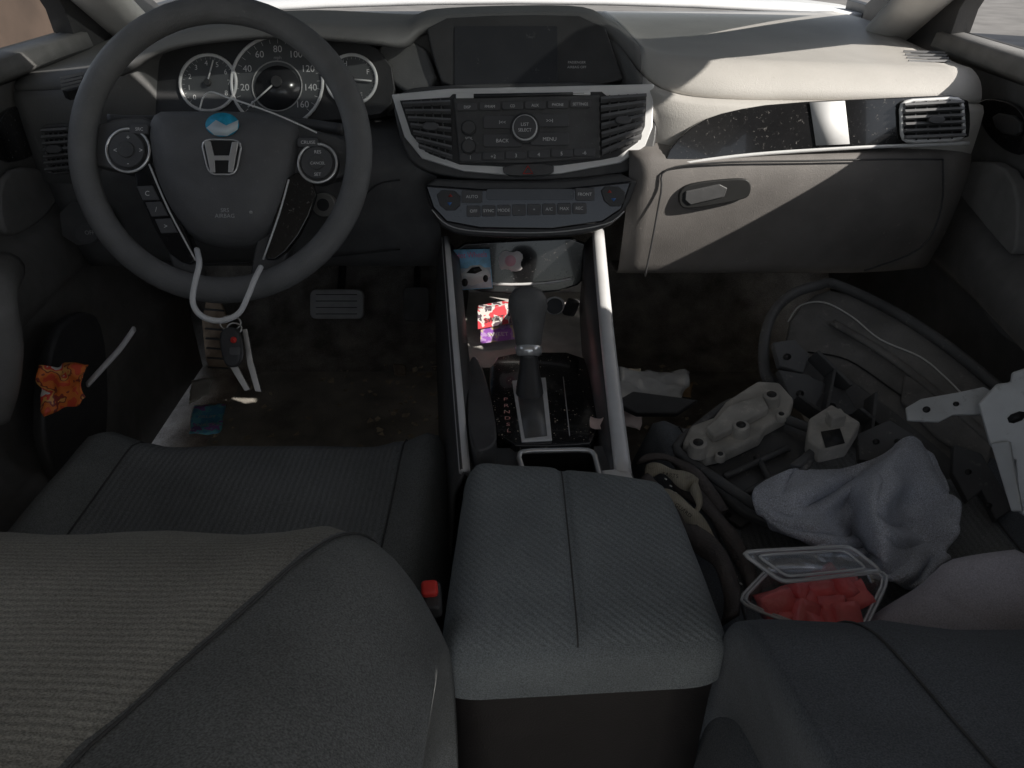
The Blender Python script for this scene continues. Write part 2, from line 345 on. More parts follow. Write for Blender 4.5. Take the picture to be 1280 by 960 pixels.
for x in [-.68+.03*i for i in range(20)]:
    rows.append([Vector((x,y,z)) for y,z in ((1.26,.66),(1.18,.655),(1.13,.63),(1.12,.60),(1.135,.52),(1.165,.45),(1.25,.43))])
loft('knee_panel',[ups(r,3) for r in rows],LOW,DB,.004)
rows=[]
for i in range(16):
    x=.165+.03*i*.49/.45
    rows.append(ups([Vector((x,y+.02*max(0,(x-.5)/.15)**2,z)) for y,z in ((1.14,.655),(1.100,.648),(1.086,.635),(1.082,.60),(1.09,.54),(1.105,.49),(1.125,.455),(1.20,.44))],3))
gb=loft('glove_box',rows,GLOVE,DB,.004)
GP=Pl((0,1.078,.60),(0,-.99,.10))
poly('latch_recess',GP,[(848,238),(862,228),(920,222),(938,224),(938,244),(925,250),(858,262),(848,256)],DARKI,gb,-.004,.008,2,.002)
poly('glove_box_handle',GP,[(856,238),(898,229),(908,234),(904,245),(862,255),(855,249)],SATIN,gb,.003,.004,0,.0015)
tube('panel_gap',[GP.px(u,v)+GP.n*.002 for u,v in ((806,345),(815,300),(826,240),(833,212),(900,203),(1000,201),(1100,199),(1178,199))],.0014,BLK,gb,6)
tube('panel_gap',[GP.px(u,v)+GP.n*.001 for u,v in ((1178,199),(1176,260),(1150,310),(1080,338))],.0014,BLK,gb,6)
KP=Pl((0,1.118,.58),(0,-.98,.2))
poly('switch_panel',KP,[(75,252),(140,248),(150,300),(82,308)],SATIN,DB,0,.006,1)
poly('switch_button',KP,R4(98,278,128,302),KEYS,DB,.006,.004,1)
words('switch_lettering',[('OFF',KP.off(.0105),112,291,5)],GREYI,DB)
tube('panel_gap',[Y(u,v,1.116) for u,v in ((400,300),(440,262),(470,232),(500,225))],.0014,BLK,DB,6); tube('panel_gap',[Y(u,v,1.13) for u,v in ((160,318),(250,330),(400,322),(500,312))],.0014,BLK,DB,6)
def vent(pl,px,n,frame,fm=SILV,vanes=True,hs=1):
    v=poly('air_vent',pl,px,DARKI,DB,-.012,.012,1,.0005)
    cu=sum(p[0] for p in px)/len(px); cv=sum(p[1] for p in px)/len(px)
    if frame: tube('vent_frame',[pl.px(cu+(p[0]-cu)*1.05,cv+(p[1]-cv)*1.05)+pl.n*.003 for p in quadr(px,.1)],.0026,fm,v,8,1,True)
    (a,b,c,d)=px[:4]
    for i in range(n):
        s=(i+.5)/n; l=(a[0]+(d[0]-a[0])*s,a[1]+(d[1]-a[1])*s); r=(b[0]+(c[0]-b[0])*s,b[1]+(c[1]-b[1])*s)
        L=pl.px(*l);Rr=pl.px(*r); h=pl.mpp(*l)*abs(d[1]-a[1])/n*.30; vs=[]
        for P in (L,Rr):
            for y,z in ((-h,.004*hs),(h,.004*hs),(h*1.0,.010*hs),(-h*.2,.0135*hs)): vs.append(P+pl.V*y+pl.n*z)
        mesh('slat',vs,[(0,1,2,3),(7,6,5,4),(0,4,5,1),(1,5,6,2),(2,6,7,3),(3,7,4,0)],SLAT,v,False)
    if vanes:
        for s in (.2,.4,.6,.8):
            l=((a[0]*(1-s)+b[0]*s),(a[1]*(1-s)+b[1]*s)); r=((d[0]*(1-s)+c[0]*s),(d[1]*(1-s)+c[1]*s))
            tube('vane',[pl.px(*l)+pl.n*.006,pl.px(*r)+pl.n*.006],.0012,KEYS,v,6,1)
        poly('vent_tab',pl,R4(cu-10,cv-5,cu+10,cv+5),KEYS,v,.010,.007,1,.0015)
    return v
RAD=Pl((0,1.12,.672),(0,-.903,.43))
poly('stack_body',RAD,[(487,112),(560,104),(820,100),(824,170),(808,214),(700,226),(600,226),(522,214),(500,180)],SATIN,DB,-.10,.098,2,.004)
poly('stack_bezel',RAD,[(490,119),(560,112),(817,106),(815,160),(806,183),(776,204),(700,218),(640,220),(580,215),(528,199),(506,172)],SILV,DB,0,.006,0,.002)
poly('stack_inlay',RAD.off(.006),[(500,126),(562,122),(566,118),(752,115),(758,120),(808,117),(806,158),(797,178),(772,196),(752,200),(700,207),(640,209),(575,206),(532,190),(514,168)],BLK,DB,0,.002,0,.0005)
vent(RAD.off(.009),[(503,128),(563,124),(566,203),(526,188)],7,False)
vent(RAD.off(.009),[(750,121),(807,118),(800,176),(752,197)],7,False)
RP=RAD.off(.009)
rd=poly('radio',RP,[(567,124),(749,119),(750,198),(660,205),(575,204)],SATIN,DB,0,.006,0,.002)
R2=RP.off(.006)
tube('disc_slot',[R2.px(592,120.5),R2.px(730,117)],.0022,BLK,rd,6,1)
poly('eject_key',R2,R4(570,117,592,123),SILV,rd,-.002,.004,0,.0008); poly('eject_key',R2,R4(716,113,738,119),SILV,rd,-.002,.004,0,.0008)
tx=[]
for i,s in enumerate(['DISP','FM/AM','CD','AUX','PHONE','SETTINGS']):
    u=584+i*28.3; v=134-i*.75; poly('preset_key',R2,RR(u-13,v-5,u+13,v+5,2),KEYS,rd,0,.003,0,.0008); tx.append((s,R2.off(.0034),u,v,3.4,0,.9))
for u,v,w,h,s in ((628,153,24,8,'I<<'),(687,151,24,8,'>>I'),(628,176,24,8,'BACK'),(687,174,24,8,'MENU')):
    poly('radio_key',R2,RR(u-w,v-h,u+w,v+h,3),KEYS,rd,0,.003,0,.0008); tx.append((s,R2.off(.0034),u,v,4.4))
for i,s in enumerate(['1','+2','3','4','5','-6']):
    u=588+i*28.5; v=197-i*1.2; poly('preset_key',R2,RR(u-13.5,v-5.5,u+13.5,v+4.5,2),KEYS,rd,0,.003,0,.0008); tx.append((s,R2.off(.0034),u,v,4.4))
c=R2.px(656,161); cyl('selector_knob',c,c+R2.n*.014,.0155,KEYS,rd,28); cyl('knob_ring',c,c+R2.n*.009,.0175,SILV,rd,28); cyl('knob_base',c,c+R2.n*.004,.021,BLK,rd,28)
tx+= [('LIST',R2.off(.0145),656,155.5,4),('SELECT',R2.off(.0145),656,162.5,4,0,.9)]
for u,v in ((586,161),(586,184)):
    c=R2.px(u,v); cyl('volume_knob',c,c+R2.n*.010,.009,SATIN,rd,20); cyl('knob_ring',c,c+R2.n*.004,.0108,BLK,rd,20)
words('radio_lettering',tx+[('VOL',R2.off(.0008),586,173,3.4)],WHITE,rd)
hz=poly('hazard_button',RAD.off(.006),[(628,207),(692,205),(692,219),(660,221),(630,220)],SATIN,DB,0,.008,1,.001)
h3=RAD.off(.0145); tube('warning_triangle',[h3.px(660,207.5),h3.px(666,217),h3.px(654,217)],.0010,RED,hz,6,1,True)
SCP=Pl((0,1.20,.765),(0,-.85,.53))
dsp=poly('display_panel',SCP,[(531,24),(640,18),(752,20),(772,80),(782,106),(640,112),(556,114),(540,70)],BLK,DB,-.09,.092,1,.003)
poly('display_screen',SCP.off(.002),RR(568,33,697,108,3),SCREEN,dsp,0,.0015,0,.0004)
words('display_lettering',[('PASSENGER',SCP.off(.0025),721,78,3),('AIRBAG OFF',SCP.off(.0025),721,84,3)],GREYI,dsp)
poly('dash_filler',Pl((0,1.185,.75),(-.15,-.85,.5)),[(461,52),(526,44),(552,112),(492,116)],DASH,DB,-.06,.06,1,.006)
HV=Pl((0,1.055,.577),(0,-.95,.31))
poly('climate_body',HV,[(526,222),(600,226),(700,226),(802,214),(784,264),(756,288),(700,298),(600,297),(556,290),(538,264)],BLK,DB,-.12,.119,1,.004)
cl=poly('climate_panel',HV,[(531,231),(600,236),(640,237),(700,236),(790,226),(777,262),(753,278),(690,287),(600,286),(558,278),(541,260)],GLOSSC,DB,-.01,.013,0,.003)
H2=HV.off(.003); poly('climate_display',H2,RR(608,236,717,250,3),SCREEN,cl,0,.001,0,.0003)
tube('climate_edge',[HV.px(u,v)+HV.n*.004 for u,v in ((540,262),(560,281),(600,289),(690,290),(756,280),(780,264))],.0010,GREYI,cl,6)
tx=[]
for i,s in enumerate(['OFF','SYNC','MODE','-','+','A/C','MAX','REC']):
    u=592+i*18.9; v=264-i*.5; poly('climate_key',H2,RR(u-8.7,v-7,u+8.7,v+7,2),KEYS,cl,0,.003,0,.0008); tx.append((s,H2.off(.0034),u,v,3.8))
for u,v,w,s in ((590,246,13,'AUTO'),(731,243,12,'FRONT')):
    poly('climate_key',H2,RR(u-w,v-8,u+w,v+8,2),KEYS,cl,0,.003,0,.0008); tx.append((s,H2.off(.0034),u,v,3.8))
words('climate_lettering',tx,WHITE,cl)
for u,v,k in ((560,249,1),(765,244,-1)):
    poly('temperature_key',H2,chk([(u-16,v-12),(u+16,v-10),(u+15,v+14),(u-8,v+14)],1),BLK,cl,0,.004,0,.001)
    h=H2.off(.0045); poly('warm_arrow',h,[(u+3*k,v-7),(u+6*k,v-3),(u,v-3)],REDD,cl,0,.0004,0,0); poly('cool_arrow',h,[(u-1,v+4),(u+5,v+4),(u+2,v+8)],BLUEI,cl,0,.0004,0,0)
TP=Pl((0,1.107,.69),(0,-.96,.27))
poly('trim_strip',TP,[(828,206),(838,181),(872,152),(910,139),(970,129),(1120,122),(1207,118),(1211,150),(1208,178),(1100,183),(940,191)],GLOSS,DB,-.004,.010,1,.002)
tube('trim_edge',[TP.px(u,v)+TP.n*.004 for u,v in ((826,209),(860,203),(940,193),(1040,186),(1120,182),(1209,179))],.003,SILV,DB,8)
vent(TP.off(.008),[(1126,128),(1199,124),(1202,173),(1128,176)],6,True)
vent(Pl((0,1.112,.70),(0,-.96,.27)),[(56,160),(88,158),(92,213),(62,216)],7,True,fm=SATIN)
vent(Pl((0,1.19,.753),(0,-.15,.98)),[(76,98),(104,92),(102,110),(78,116)],4,False,vanes=False,hs=.3)
vent(Pl((0,1.3,.7505),(0,-.03,1)),[(1128,64),(1180,66),(1188,80),(1136,80)],4,False,vanes=False,hs=.3)
tag(poly('trim_reflection',TP.off(.008),[(1012,128),(1056,126),(1062,180),(1020,182)],WHITE,None,0,.0006,0,0),'pale plate painted as a reflection on the gloss black passenger trim','reflection')  # white plate standing in for a reflection on the gloss trim
CL=Pl((0,1.20,.726),(0,-.93,.37))
ic=poly('instrument_cluster',CL,[(176,135),(190,75),(245,40),(340,28),(430,38),(488,70),(496,125),(470,148),(330,155),(205,155)],BLK,DB,-.03,.032,1,.002)
C2=CL.off(.002)
def gauge(u,v,r,nums,a0,a1,needle,fs):
    g=poly('gauge',C2,circ(u,v,r,40),GAUGE,DB,0,.002,0,.0004)
    tube('gauge_ring',[C2.px(*p)+C2.n*.003 for p in circ(u,v,r+1,40)],.0024,GRING,g,8,1,True)
    it=[];c3=C2.off(.0026)
    for i,s in enumerate(nums):
        a=rad(a0+(a1-a0)*i/max(1,len(nums)-1)); it.append((s,c3,u+math.cos(a)*r*.74,v-math.sin(a)*r*.74,fs))
    nt=24
    for i in range(nt+1):
        a=rad(a0+(a1-a0)*i/nt); it.append(('|',c3,u+math.cos(a)*r*.93,v-math.sin(a)*r*.93,r*.07,math.degrees(a)-90))
    words('gauge_numbers',it,WHITE,g)
    a=rad(needle); n0=C2.px(u,v)+C2.n*.006; n1=C2.px(u+math.cos(a)*r*.85,v-math.sin(a)*r*.85)+C2.n*.006
    tube('needle',[n0,n1],.0012,WHITE,g,6,1); c=C2.px(u,v); cyl('needle_cap',c,c+C2.n*.008,.008 if r>40 else .005,BLK,g,16)
    return g
gauge(261,104,34,[str(i) for i in range(9)],225,-30,75,6)
g=gauge(347,103,56,['0','20','40','60','80','100','120','140','160'],222,-42,222,8)
tube('trip_ring',[C2.px(*p)+C2.n*.003 for p in circ(347,108,31,32)],.001,GREYI,g,6,1,True)
poly('trip_display',C2.off(.003),circ(347,110,28,28),SCREEN,g,0,.001,0,0)
words('unit_lettering',[('mph',C2.off(.0045),347,72,4)],GREYI,g)
gauge(440,100,30,['C','','H','','F','','E'],200,-60,-5,6)
# ---------------------------------------------------------------- steering wheel
tl=rad(29); WC=D(276,189,.964); WP=Pl(WC,(0,-math.cos(tl),math.sin(tl)))
SW=thing('steering_wheel','dark grey three spoke steering wheel with chrome emblem and round blue sticker','steering wheel',WC)
rows=[]; Rm=.1725; rt=.0165
for i in range(72):
    a=2*math.pi*i/72; e=(WP.U*math.cos(a)+WP.V*math.sin(a)); c=WC+e*Rm
    rows.append([c+e*math.cos(2*math.pi*j/16)*rt+WP.n*math.sin(2*math.pi*j/16)*rt*.9 for j in range(16)])
rows.append(rows[0]); loft('rim',rows,RIMM,SW,closed=True)
W1=WP.off(-.022)
poly('spoke',W1,[(108,168),(150,150),(205,150),(215,215),(185,222),(140,214),(108,205)],SATIN,SW,-.012,.026,2,.004)
poly('spoke',W1,[(352,155),(395,165),(448,180),(450,215),(420,228),(375,232),(350,215)],SATIN,SW,-.012,.026,2,.004)
poly('spoke',W1,[(180,215),(212,225),(232,275),(252,330),(262,374),(232,370),(212,310)],SATIN,SW,-.012,.024,1,.004)
poly('spoke',W1,[(372,222),(340,250),(326,290),(318,330),(312,374),(345,364),(366,315),(378,265)],SATIN,SW,-.012,.024,1,.004)
poly('spoke_trim',WP.off(-.008),[(164,212),(192,200),(222,258),(250,326),(238,334),(208,312)],GLOSSC,SW,0,.010,1,.002)
poly('spoke_trim',WP.off(-.008),[(364,212),(402,232),(384,285),(352,326),(330,326),(346,268)],GLOSS,SW,0,.010,1,.002)
for p in (((188,206),(212,262),(246,326)),((362,225),(350,268),(330,325))):
    tube('spoke_edge',[WP.px(*q)+WP.n*.0035 for q in p],.0012,SILV,SW,8)
dome('airbag_cover',WP.off(-.012),[(184,140),(230,139),(330,140),(376,149),(378,185),(366,240),(348,288),(322,305),(280,309),(240,300),(212,264),(190,210)],HUB,SW,.034,0,2,4,12,.03)
W3=WP.off(.0235)
fr=poly('emblem',W3,chk([(250,173),(304,174),(296,219),(260,219)],1),DARKI,SW,0,.002,0,.0005)
W4=W3.off(.002); tube('emblem_frame',[W4.px(*q) for q in quadr([(251,174),(303,175),(295,218),(261,218)],.14)],.0012,CHR,fr,6,1,True)
poly('emblem_letter',W4,[(256,177),(264,177),(268.5,195),(287.5,195),(291,178),(299,178),(292,216),(286,216),(287,201),(269,201),(270,216),(264,216)],CHR,fr,.0002,.003,0,.0008)
sk=poly('round_sticker',WP.off(.021),circ(278,156,21,28,15),M('sticker_blue',(.03,.45,.72),.4,var=.3,vs=120),SW,0,.001,0,0)
W5=WP.off(.0222); poly('sticker_mountain',W5,[(258,160),(270,150),(283,157),(298,150),(297,162),(284,170),(268,169)],M('sticker_pale',(.8,.9,.95),.4,var=.05),sk,0,.0004,0,0)
words('airbag_lettering',[('SRS',W3.off(-.001),281,263,5),('AIRBAG',W3.off(-.001),281,270,5)],GREYI,SW)
c=W3.px(313,265); cyl('badge_dot',c-WP.n*.004,c-WP.n*.0005,.002,GREYI,SW,12)
for u,v,r,tx in ((160,188,28,[('+',160,172,6),('-',160,204,6),('<',144,188,6),('>',176,188,6)]),(397,204,25,[('RES',397,190,4),('CANCEL',397,204,3.4),('SET',397,218,4)])):
    w=WP.off(.004); c=w.px(u,v); m=w.mpp(u,v)
    bp=cyl('button_pod',c-WP.n*.02,c,r*m,BLK,SW,32); tube('pod_ring',[w.px(*p) for p in circ(u,v,r-1,32)],.0018,CHR,bp,8,1,True)
    cyl('pod_pad',c,c+WP.n*.004,r*m*.78,KEYS,bp,28); cyl('pod_centre',c,c+WP.n*.006,r*m*.36,SATIN,bp,20)
    words('button_lettering',[(s,w.off(.0066),a,b,h) for s,a,b,h in tx],WHITE,bp)
for q,s in ((RR(372,172,398,184,3),'CRUISE'),(RR(162,155,186,168,3),'SRC')):
    b=poly('wheel_button',WP.off(.004),q,KEYS,SW,-.006,.008,0,.0015); words('button_lettering',[(s,WP.off(.0066),sum(p[0] for p in q)/20,sum(p[1] for p in q)/20,4)],WHITE,b)
for i,(u,v) in enumerate(((184,242),(195,262),(207,283))):
    b=poly('phone_button',WP.off(.002),[(u-13,v-9),(u+7,v-10),(u+16,v+8),(u-5,v+9)],KEYS,SW,-.002,.004,0,.001); words('button_lettering',[(('C','/','>')[i],WP.off(.0046),u,v,6)],WHITE,b)
cyl('steering_column',WC-WP.n*.03,WC-WP.n*.26+Vector((0,0,-.02)),.055,SATIN,SW,28,.07,.004)
tube('stalk',[D(345,150,1.04),D(400,158,1.03),D(428,162,1.02)],.008,SATIN,SW,10); tube('stalk',[D(215,150,1.04),D(170,152,1.03),D(135,150,1.02)],.008,SATIN,SW,10)
c=Y(404,256,1.10); cyl('ignition_lock',c+Vector((0,.03,-.01)),c,.017,METAL,SW,24); cyl('ignition_slot',c,c+Vector((0,-.002,.0006)),.009,BLK,SW,20)
# ---------------------------------------------------------------- console
CC=thing('centre_console','black centre console with silver side rails, gear selector and fabric armrest','console',(.03,.8,.03))
L0,L1=Y(557,298,1.105),Z(581,590,.43); Q0,Q1=Y(747,288,1.105),Z(779,592,.43)
def lerp(a,b,t): return a+(b-a)*t
for s,a,b in ((-1,L0,L1),(1,Q0,Q1)):
    m=lerp(a,b,.5)+Vector((0,0,-.012))
    rows=[]
    for k in range(9):
        p=ups([a,m,b],4)[k]; rows.append([p,p+Vector((s*.012,0,-.03)),p+Vector((s*.02,0,-.12)),Vector((p.x+s*.03,p.y,.03))])
    loft('console_side',rows,SATIN,CC,.004)
    rows=[[p+Vector((s*.004,0,.004)),p+Vector((-s*.018,0,-.022)),p+Vector((-s*.02,0,-.13))] for p in ups([a,m,b],4)]
    loft('console_inner_wall',rows,SATIN,CC,.003)
    tube('side_rail',[a,m,b],.0095 if s>0 else .0065,SILV,CC,10,6,flat=.7)
LP=Pl((0,1.098,.479),(0,-.97,.25))
lid=poly('storage_lid',LP,[(562,305),(640,300),(738,296),(741,340),(715,362),(655,368),(585,364),(566,345)],GLOSS,CC,-.015,.018,1,.003)
tube('lid_edge',[LP.px(u,v)+LP.n*.004 for u,v in ((584,352),(640,355),(690,352),(716,347))],.0022,SILV,lid,8)
mesh('console_tray',[Vector(q) for q in ((-.075,.965,.375),(.135,.965,.375),(.135,1.22,.375),(-.075,1.22,.375),(-.075,1.22,.46),(.135,1.22,.46))],[(0,1,2,3),(3,2,5,4)],M('tray_rubber',(.76,.73,.68),.7,var=.15,vs=40,dust=.5,ds=90,dcol=(.85,.82,.77)),CC,False)  # tray floor colour kept pale to carry the sunlight falling there
c=Y(692,380,1.16); cyl('power_socket',c,c+Vector((0,-.03,.012)),.014,BLK,CC,20); tube('socket_ring',[c+Vector((.015*math.cos(a),-.03,.012+.015*math.sin(a))) for a in [2*math.pi*i/16 for i in range(16)]],.002,SILV,CC,6,1,True)
rbox('socket_cap',Y(714,384,1.13),(.022,.012,.03),BLK,CC,(.2,.3,.3),.004)
SH=Pl((0,.967,.40),(0,.113,.99))
sp_=poly('shift_panel',SH,[(612,448),(650,440),(728,440),(738,470),(752,552),(700,556),(625,556),(612,500)],GLOSS,CC,-.02,.02,1,.002)
poly('shift_gate',SH,[(640,478),(682,474),(690,552),(652,554)],SILV,sp_,0,.003,0,.001)
poly('shift_slot',SH.off(.003),[(645,483),(677,479),(684,545),(656,548)],M('slot_metal',(.16,.16,.16),.35,metal=.2),sp_,0,.0006,0,0)
S2=SH.off(.0008); words('gear_lettering',[(s,S2,632+i*.8,499+i*7.9,8) for i,s in enumerate('PRNDSL')],M('gear_ink',(.95,.5,.45),.5,var=.02),sp_)
tube('shift_slot_edge',[SH.px(u,v)+SH.n*.001 for u,v in ((704,472),(712,545))],.0006,GREYI,sp_,6,1)
tag_b=Z(662,490,.42); kb=Y(660,397,.885)
tube('shift_lever',[tag_b,lerp(tag_b,kb,.5),kb],.0105,SATIN,CC,12); ax=(kb-tag_b).normalized()
rows=[]
for t,r in ((-.040,.014),(-.034,.0165),(-.018,.0185),(0,.0225),(.015,.0255),(.027,.024),(.036,.0175),(.040,.006)):
    c=kb+ax*t; rows.append([c+Vector((r*math.cos(a),0,0))+Vector((0,ax.z,-ax.y))*r*.95*math.sin(a) for a in [2*math.pi*i/20 for i in range(20)]])
kn=loft('shift_knob',rows,M('knob_leather',(.15,.15,.15),.42,bump=.3,bs=700),CC,closed=True)
rows=[[kb+ax*t+Vector((r*math.cos(a),0,0))+Vector((0,ax.z,-ax.y))*r*math.sin(a) for a in [2*math.pi*i/20 for i in range(20)]] for t,r in ((-.050,.0135),(-.047,.0165),(-.038,.0175),(-.036,.014))]
loft('knob_collar',rows,CHR,kn,closed=True)
rows=[[tag_b+ax*t+Vector((r*math.cos(a),r*1.2*math.sin(a),0)) for a in [2*math.pi*i/16 for i in range(16)]] for t,r in ((-.005,.018),(.012,.016),(.03,.0125),(.05,.0115))]
loft('shift_boot',rows,BLK,CC,closed=True)
poly('side_pad',SH,[(582,462),(602,458),(624,560),(615,578),(587,582)],SATIN,CC,-.02,.038,2,.006)
cup=[Z(u,v,.425) for u,v in quadr([(646,564),(742,562),(752,604),(660,608)],.1)]
tube('cup_holder_rim',cup,.0032,CHR,CC,8,1,True)
cc=sum(cup,Vector())/len(cup); loft('cup_holder',[cup,[p+Vector((0,0,-.03)) for p in cup],[cc+(p-cc)*.8+Vector((0,0,-.06)) for p in cup],[cc+Vector((0,0,-.06)) for p in cup]],DARKI,CC,closed=True)
for q in ([(584,560),(646,560),(660,612),(586,620)],[(742,558),(779,556),(800,620),(752,608)]):
    mesh('console_top',[Z(u,v,.421) for u,v in q],[(0,1,2,3)],SATIN,CC,False)
mesh('console_bed',[Z(584,556,.35),Z(778,552,.35),Z(800,640,.35),Z(586,640,.35)],[(0,1,2,3)],DARKI,CC,False)
aTL,aTR,aBR,aBL=Z(584,576,.45),Z(836,604,.45),Z(921,812,.45),Z(544,832,.45)
def armpt(s,t,dz=0):
    p=(aTL*(1-s)+aTR*s)*(1-t)+(aBL*(1-s)+aBR*s)*t
    c=(aTL+aTR+aBR+aBL)/4
    cs=max(0,abs(2*s-1)-.7)/.3; ct=max(0,abs(2*t-1)-.7)/.3; p=p.lerp(c,.06*cs*cs*ct*ct)
    ed=min(s,1-s)*.2; e2=min(t,1-t)*.2; r=.030
    def fall(d): return 0 if d>=r else r-math.sqrt(max(0,r*r-(r-d)**2))
    p.z=.465-.85*math.hypot(fall(ed),fall(e2))-.014*(t-.4)**2+.004*math.sin(math.pi*s)-.003*math.exp(-((s-.47)/.03)**2)+.0018*noise.noise(p*30)+dz; return p
S=[0,.003,.01,.022,.04,.065,.10,.14,.18]+[.18+.64*i/22 for i in range(1,22)]+[.82,.86,.90,.935,.96,.978,.99,.997,1]; ar=[]
for t in S:
    r=[armpt(s,t) for s in S]; lo=lambda p:Vector((p.x,p.y,.405)); ar.append([lo(r[0])]+r+[lo(r[-1])])
bot=lambda r:[Vector((p.x,p.y,.405)) for p in r]
ar=[bot(ar[0])]+ar+[bot(ar[-1])]
am=loft('armrest',ar,ARM,CC)
for s0,s1 in ((.03,.462),(.478,.97)):
    ins=[[armpt(s0+(s1-s0)*a/30,.03+.95*b/36,.0012 if 0<a<30 and 0<b<36 else -.001) for a in range(31)] for b in range(37)]
    loft('armrest_insert',ins,ARMR,am)
tube('seam',[armpt(.47,t,.0002) for t in [i/30 for i in range(1,30)]],.0008,STITCH,am,6,1)
q=[armpt(0,0),armpt(1,0),armpt(1,1),armpt(0,1)]; rows=[]
for z,g in ((.41,.98),(.38,.97),(.2,.97),(.03,.97)):
    c=sum(q,Vector())/4; r=[]
    for a in range(4):
        for k in range(6):
            p=lerp(q[a],q[(a+1)%4],k/6); p=c+(p-c)*g; r.append(Vector((p.x,p.y,z)))
    rows.append(r)
loft('console_box',rows,BOX,CC,closed=True)
# ---------------------------------------------------------------- seats
PR=[(.40,.26),(.445,.33),(.462,.41),(.455,.48),(.432,.535),(.395,.571),(.35,.592),(.29,.612),(.22,.637),(.12,.672),(0,.715),(-.15,.76)]
PRU=ups([Vector((0,a,b)) for a,b in PR],4)
def backfn(edge,sg,dy,dz,ry,rz,bo,yw):
    def f(i,x,off=0):
        p=PRU[i].copy(); t=(PRU[min(len(PRU)-1,i+1)]-PRU[max(0,i-1)]).normalized(); n=Vector((0,t.z,-t.y))
        if n.z<0 and i>16: n=-n
        if i<=16 and n.y<0: n=-n
        d=(edge-x)*sg; k=max(0,1-d/.085); bol=bo*math.exp(-((d-.07)/.045)**2)
        p+=n*(off+bol+.0035*noise.noise(Vector((x*14,p.y*14,0)))); p.y+=yw*max(0,1-d/.25)-ry*k**2.2; p.z-=rz*k**3
        return Vector((x,p.y+dy,p.z+dz))
    return f
def backrest(par,x0,edge,dy,dz,mat,rib,xs,ry,rz,bo,yw):
    sg=1 if edge>x0 else -1; f=backfn(edge,sg,dy,dz,ry,rz,bo,yw); rows=[]
    for i in range(len(PRU)):
        xx=[x0+(edge-x0)*(1-(1-k/26)**1.7) for k in range(27)]; r=[f(i,x) for x in xx]; e=r[-1]
        r+= [e+Vector((sg*.003,-.003,-.007)),e+Vector((sg*.001,-.008,-.02)),e+Vector((-sg*.008,-.012,-.05)),e+Vector((-sg*.026,-.02,-.14)),e+Vector((-sg*.06,-.03,-.3))]; rows.append(r)
    loft('backrest',rows,mat,par)
    rows=[];seam=[]
    for i in range(8,len(PRU)):
        s=xs(PRU[i].y); r=[f(i,x0+(s-x0)*k/20,.004 if k<20 else -.001) for k in range(21)]; rows.append(r); seam.append(f(i,s,.0008))
    loft('backrest_insert',rows,rib,par); tube('seam',seam,.0009,STITCH,par,6,1)
def cushion(par,x0,x1,yf,yb,z0,mat,rib,i0,i1):
    def f(x,y,o=0):
        xc=(x0+x1)/2; h=(x1-x0)/2; a=abs(x-xc)/h; z=z0+.028*max(0,min(1,(a-.55)/.3))**1.5-.05*max(0,(a-.9)/.1)**2+o+.004*noise.noise(Vector((x*12,y*12,3)))
        fr=max(0,(y-(yf-.07))/.07); z-=.05*fr**2.5+.01*((y-.6)/.3)**2; return Vector((x,y,z))
    ys=[yb+(yf-yb)*k/18 for k in range(19)]; xs=[x0+(x1-x0)*k/30 for k in range(31)]; rows=[]
    for y in ys:
        r=[f(x,y) for x in xs]; rows.append([r[0]+Vector((-.01,0,-.05)),]+r+[r[-1]+Vector((.01,0,-.05))]); rows[-1]=[rows[-1][0]+Vector((.01,0,-.2))]+rows[-1]+[rows[-1][-1]+Vector((-.01,0,-.2))]
    l=rows[-1]; rows.append([p+Vector((0,.012,-.03)) for p in l]); rows.append([p+Vector((0,-.01,-.2)) for p in l]); loft('seat_cushion',rows,mat,par)
    yy=[yb+(yf-.012-yb)*k/20 for k in range(21)]
    loft('cushion_insert',[[f(i0+(i1-i0)*k/24,y,.004 if 0<k<24 and y<yf-.02 else -.001) for k in range(25)] for y in yy],rib,par)
    for x in (i0,i1): tube('seam',[f(x,y,.001) for y in yy],.0011,STITCH,par,6,1)
    tube('seam',[f(i0+(i1-i0)*k/20,yf-.012,.002) for k in range(21)],.0011,STITCH,par,6,1)
DS=thing('driver_seat','charcoal ribbed cloth driver seat behind the steering wheel with reclined backrest','car seat',(-.33,.5,.05))
backrest(DS,-.66,-.048,-.008,.012,SEAT,RIB,lambda y:-.10-.075*min(1,max(0,(.44-y)/.25)),.062,.03,.005,0)
cushion(DS,-.545,-.078,.835,.38,.365,SEAT,RIBC,-.475,-.135)
PS=thing('passenger_seat','dark blue grey cloth passenger seat piled with car parts and a towel','car seat',(.38,.45,.05))
backrest(PS,.76,.172,-.045,-.055,SEATB,SEATB,lambda y:.25,.004,.003,.001,.025)
cushion(PS,.175,.62,.89,.30,.345,SEATB,RIBC,.225,.55)
b=thing('seat_belt_buckle','small black buckle with red release button beside driver seat','buckle',D(540,745,.62))
rbox('buckle_body',D(541,750,.618),(.014,.022,.03),BLK,b,(.5,0,.1),.003); rbox('release_button',D(537,736,.604),(.013,.012,.012),RED,b,(.5,0,.1),.003)
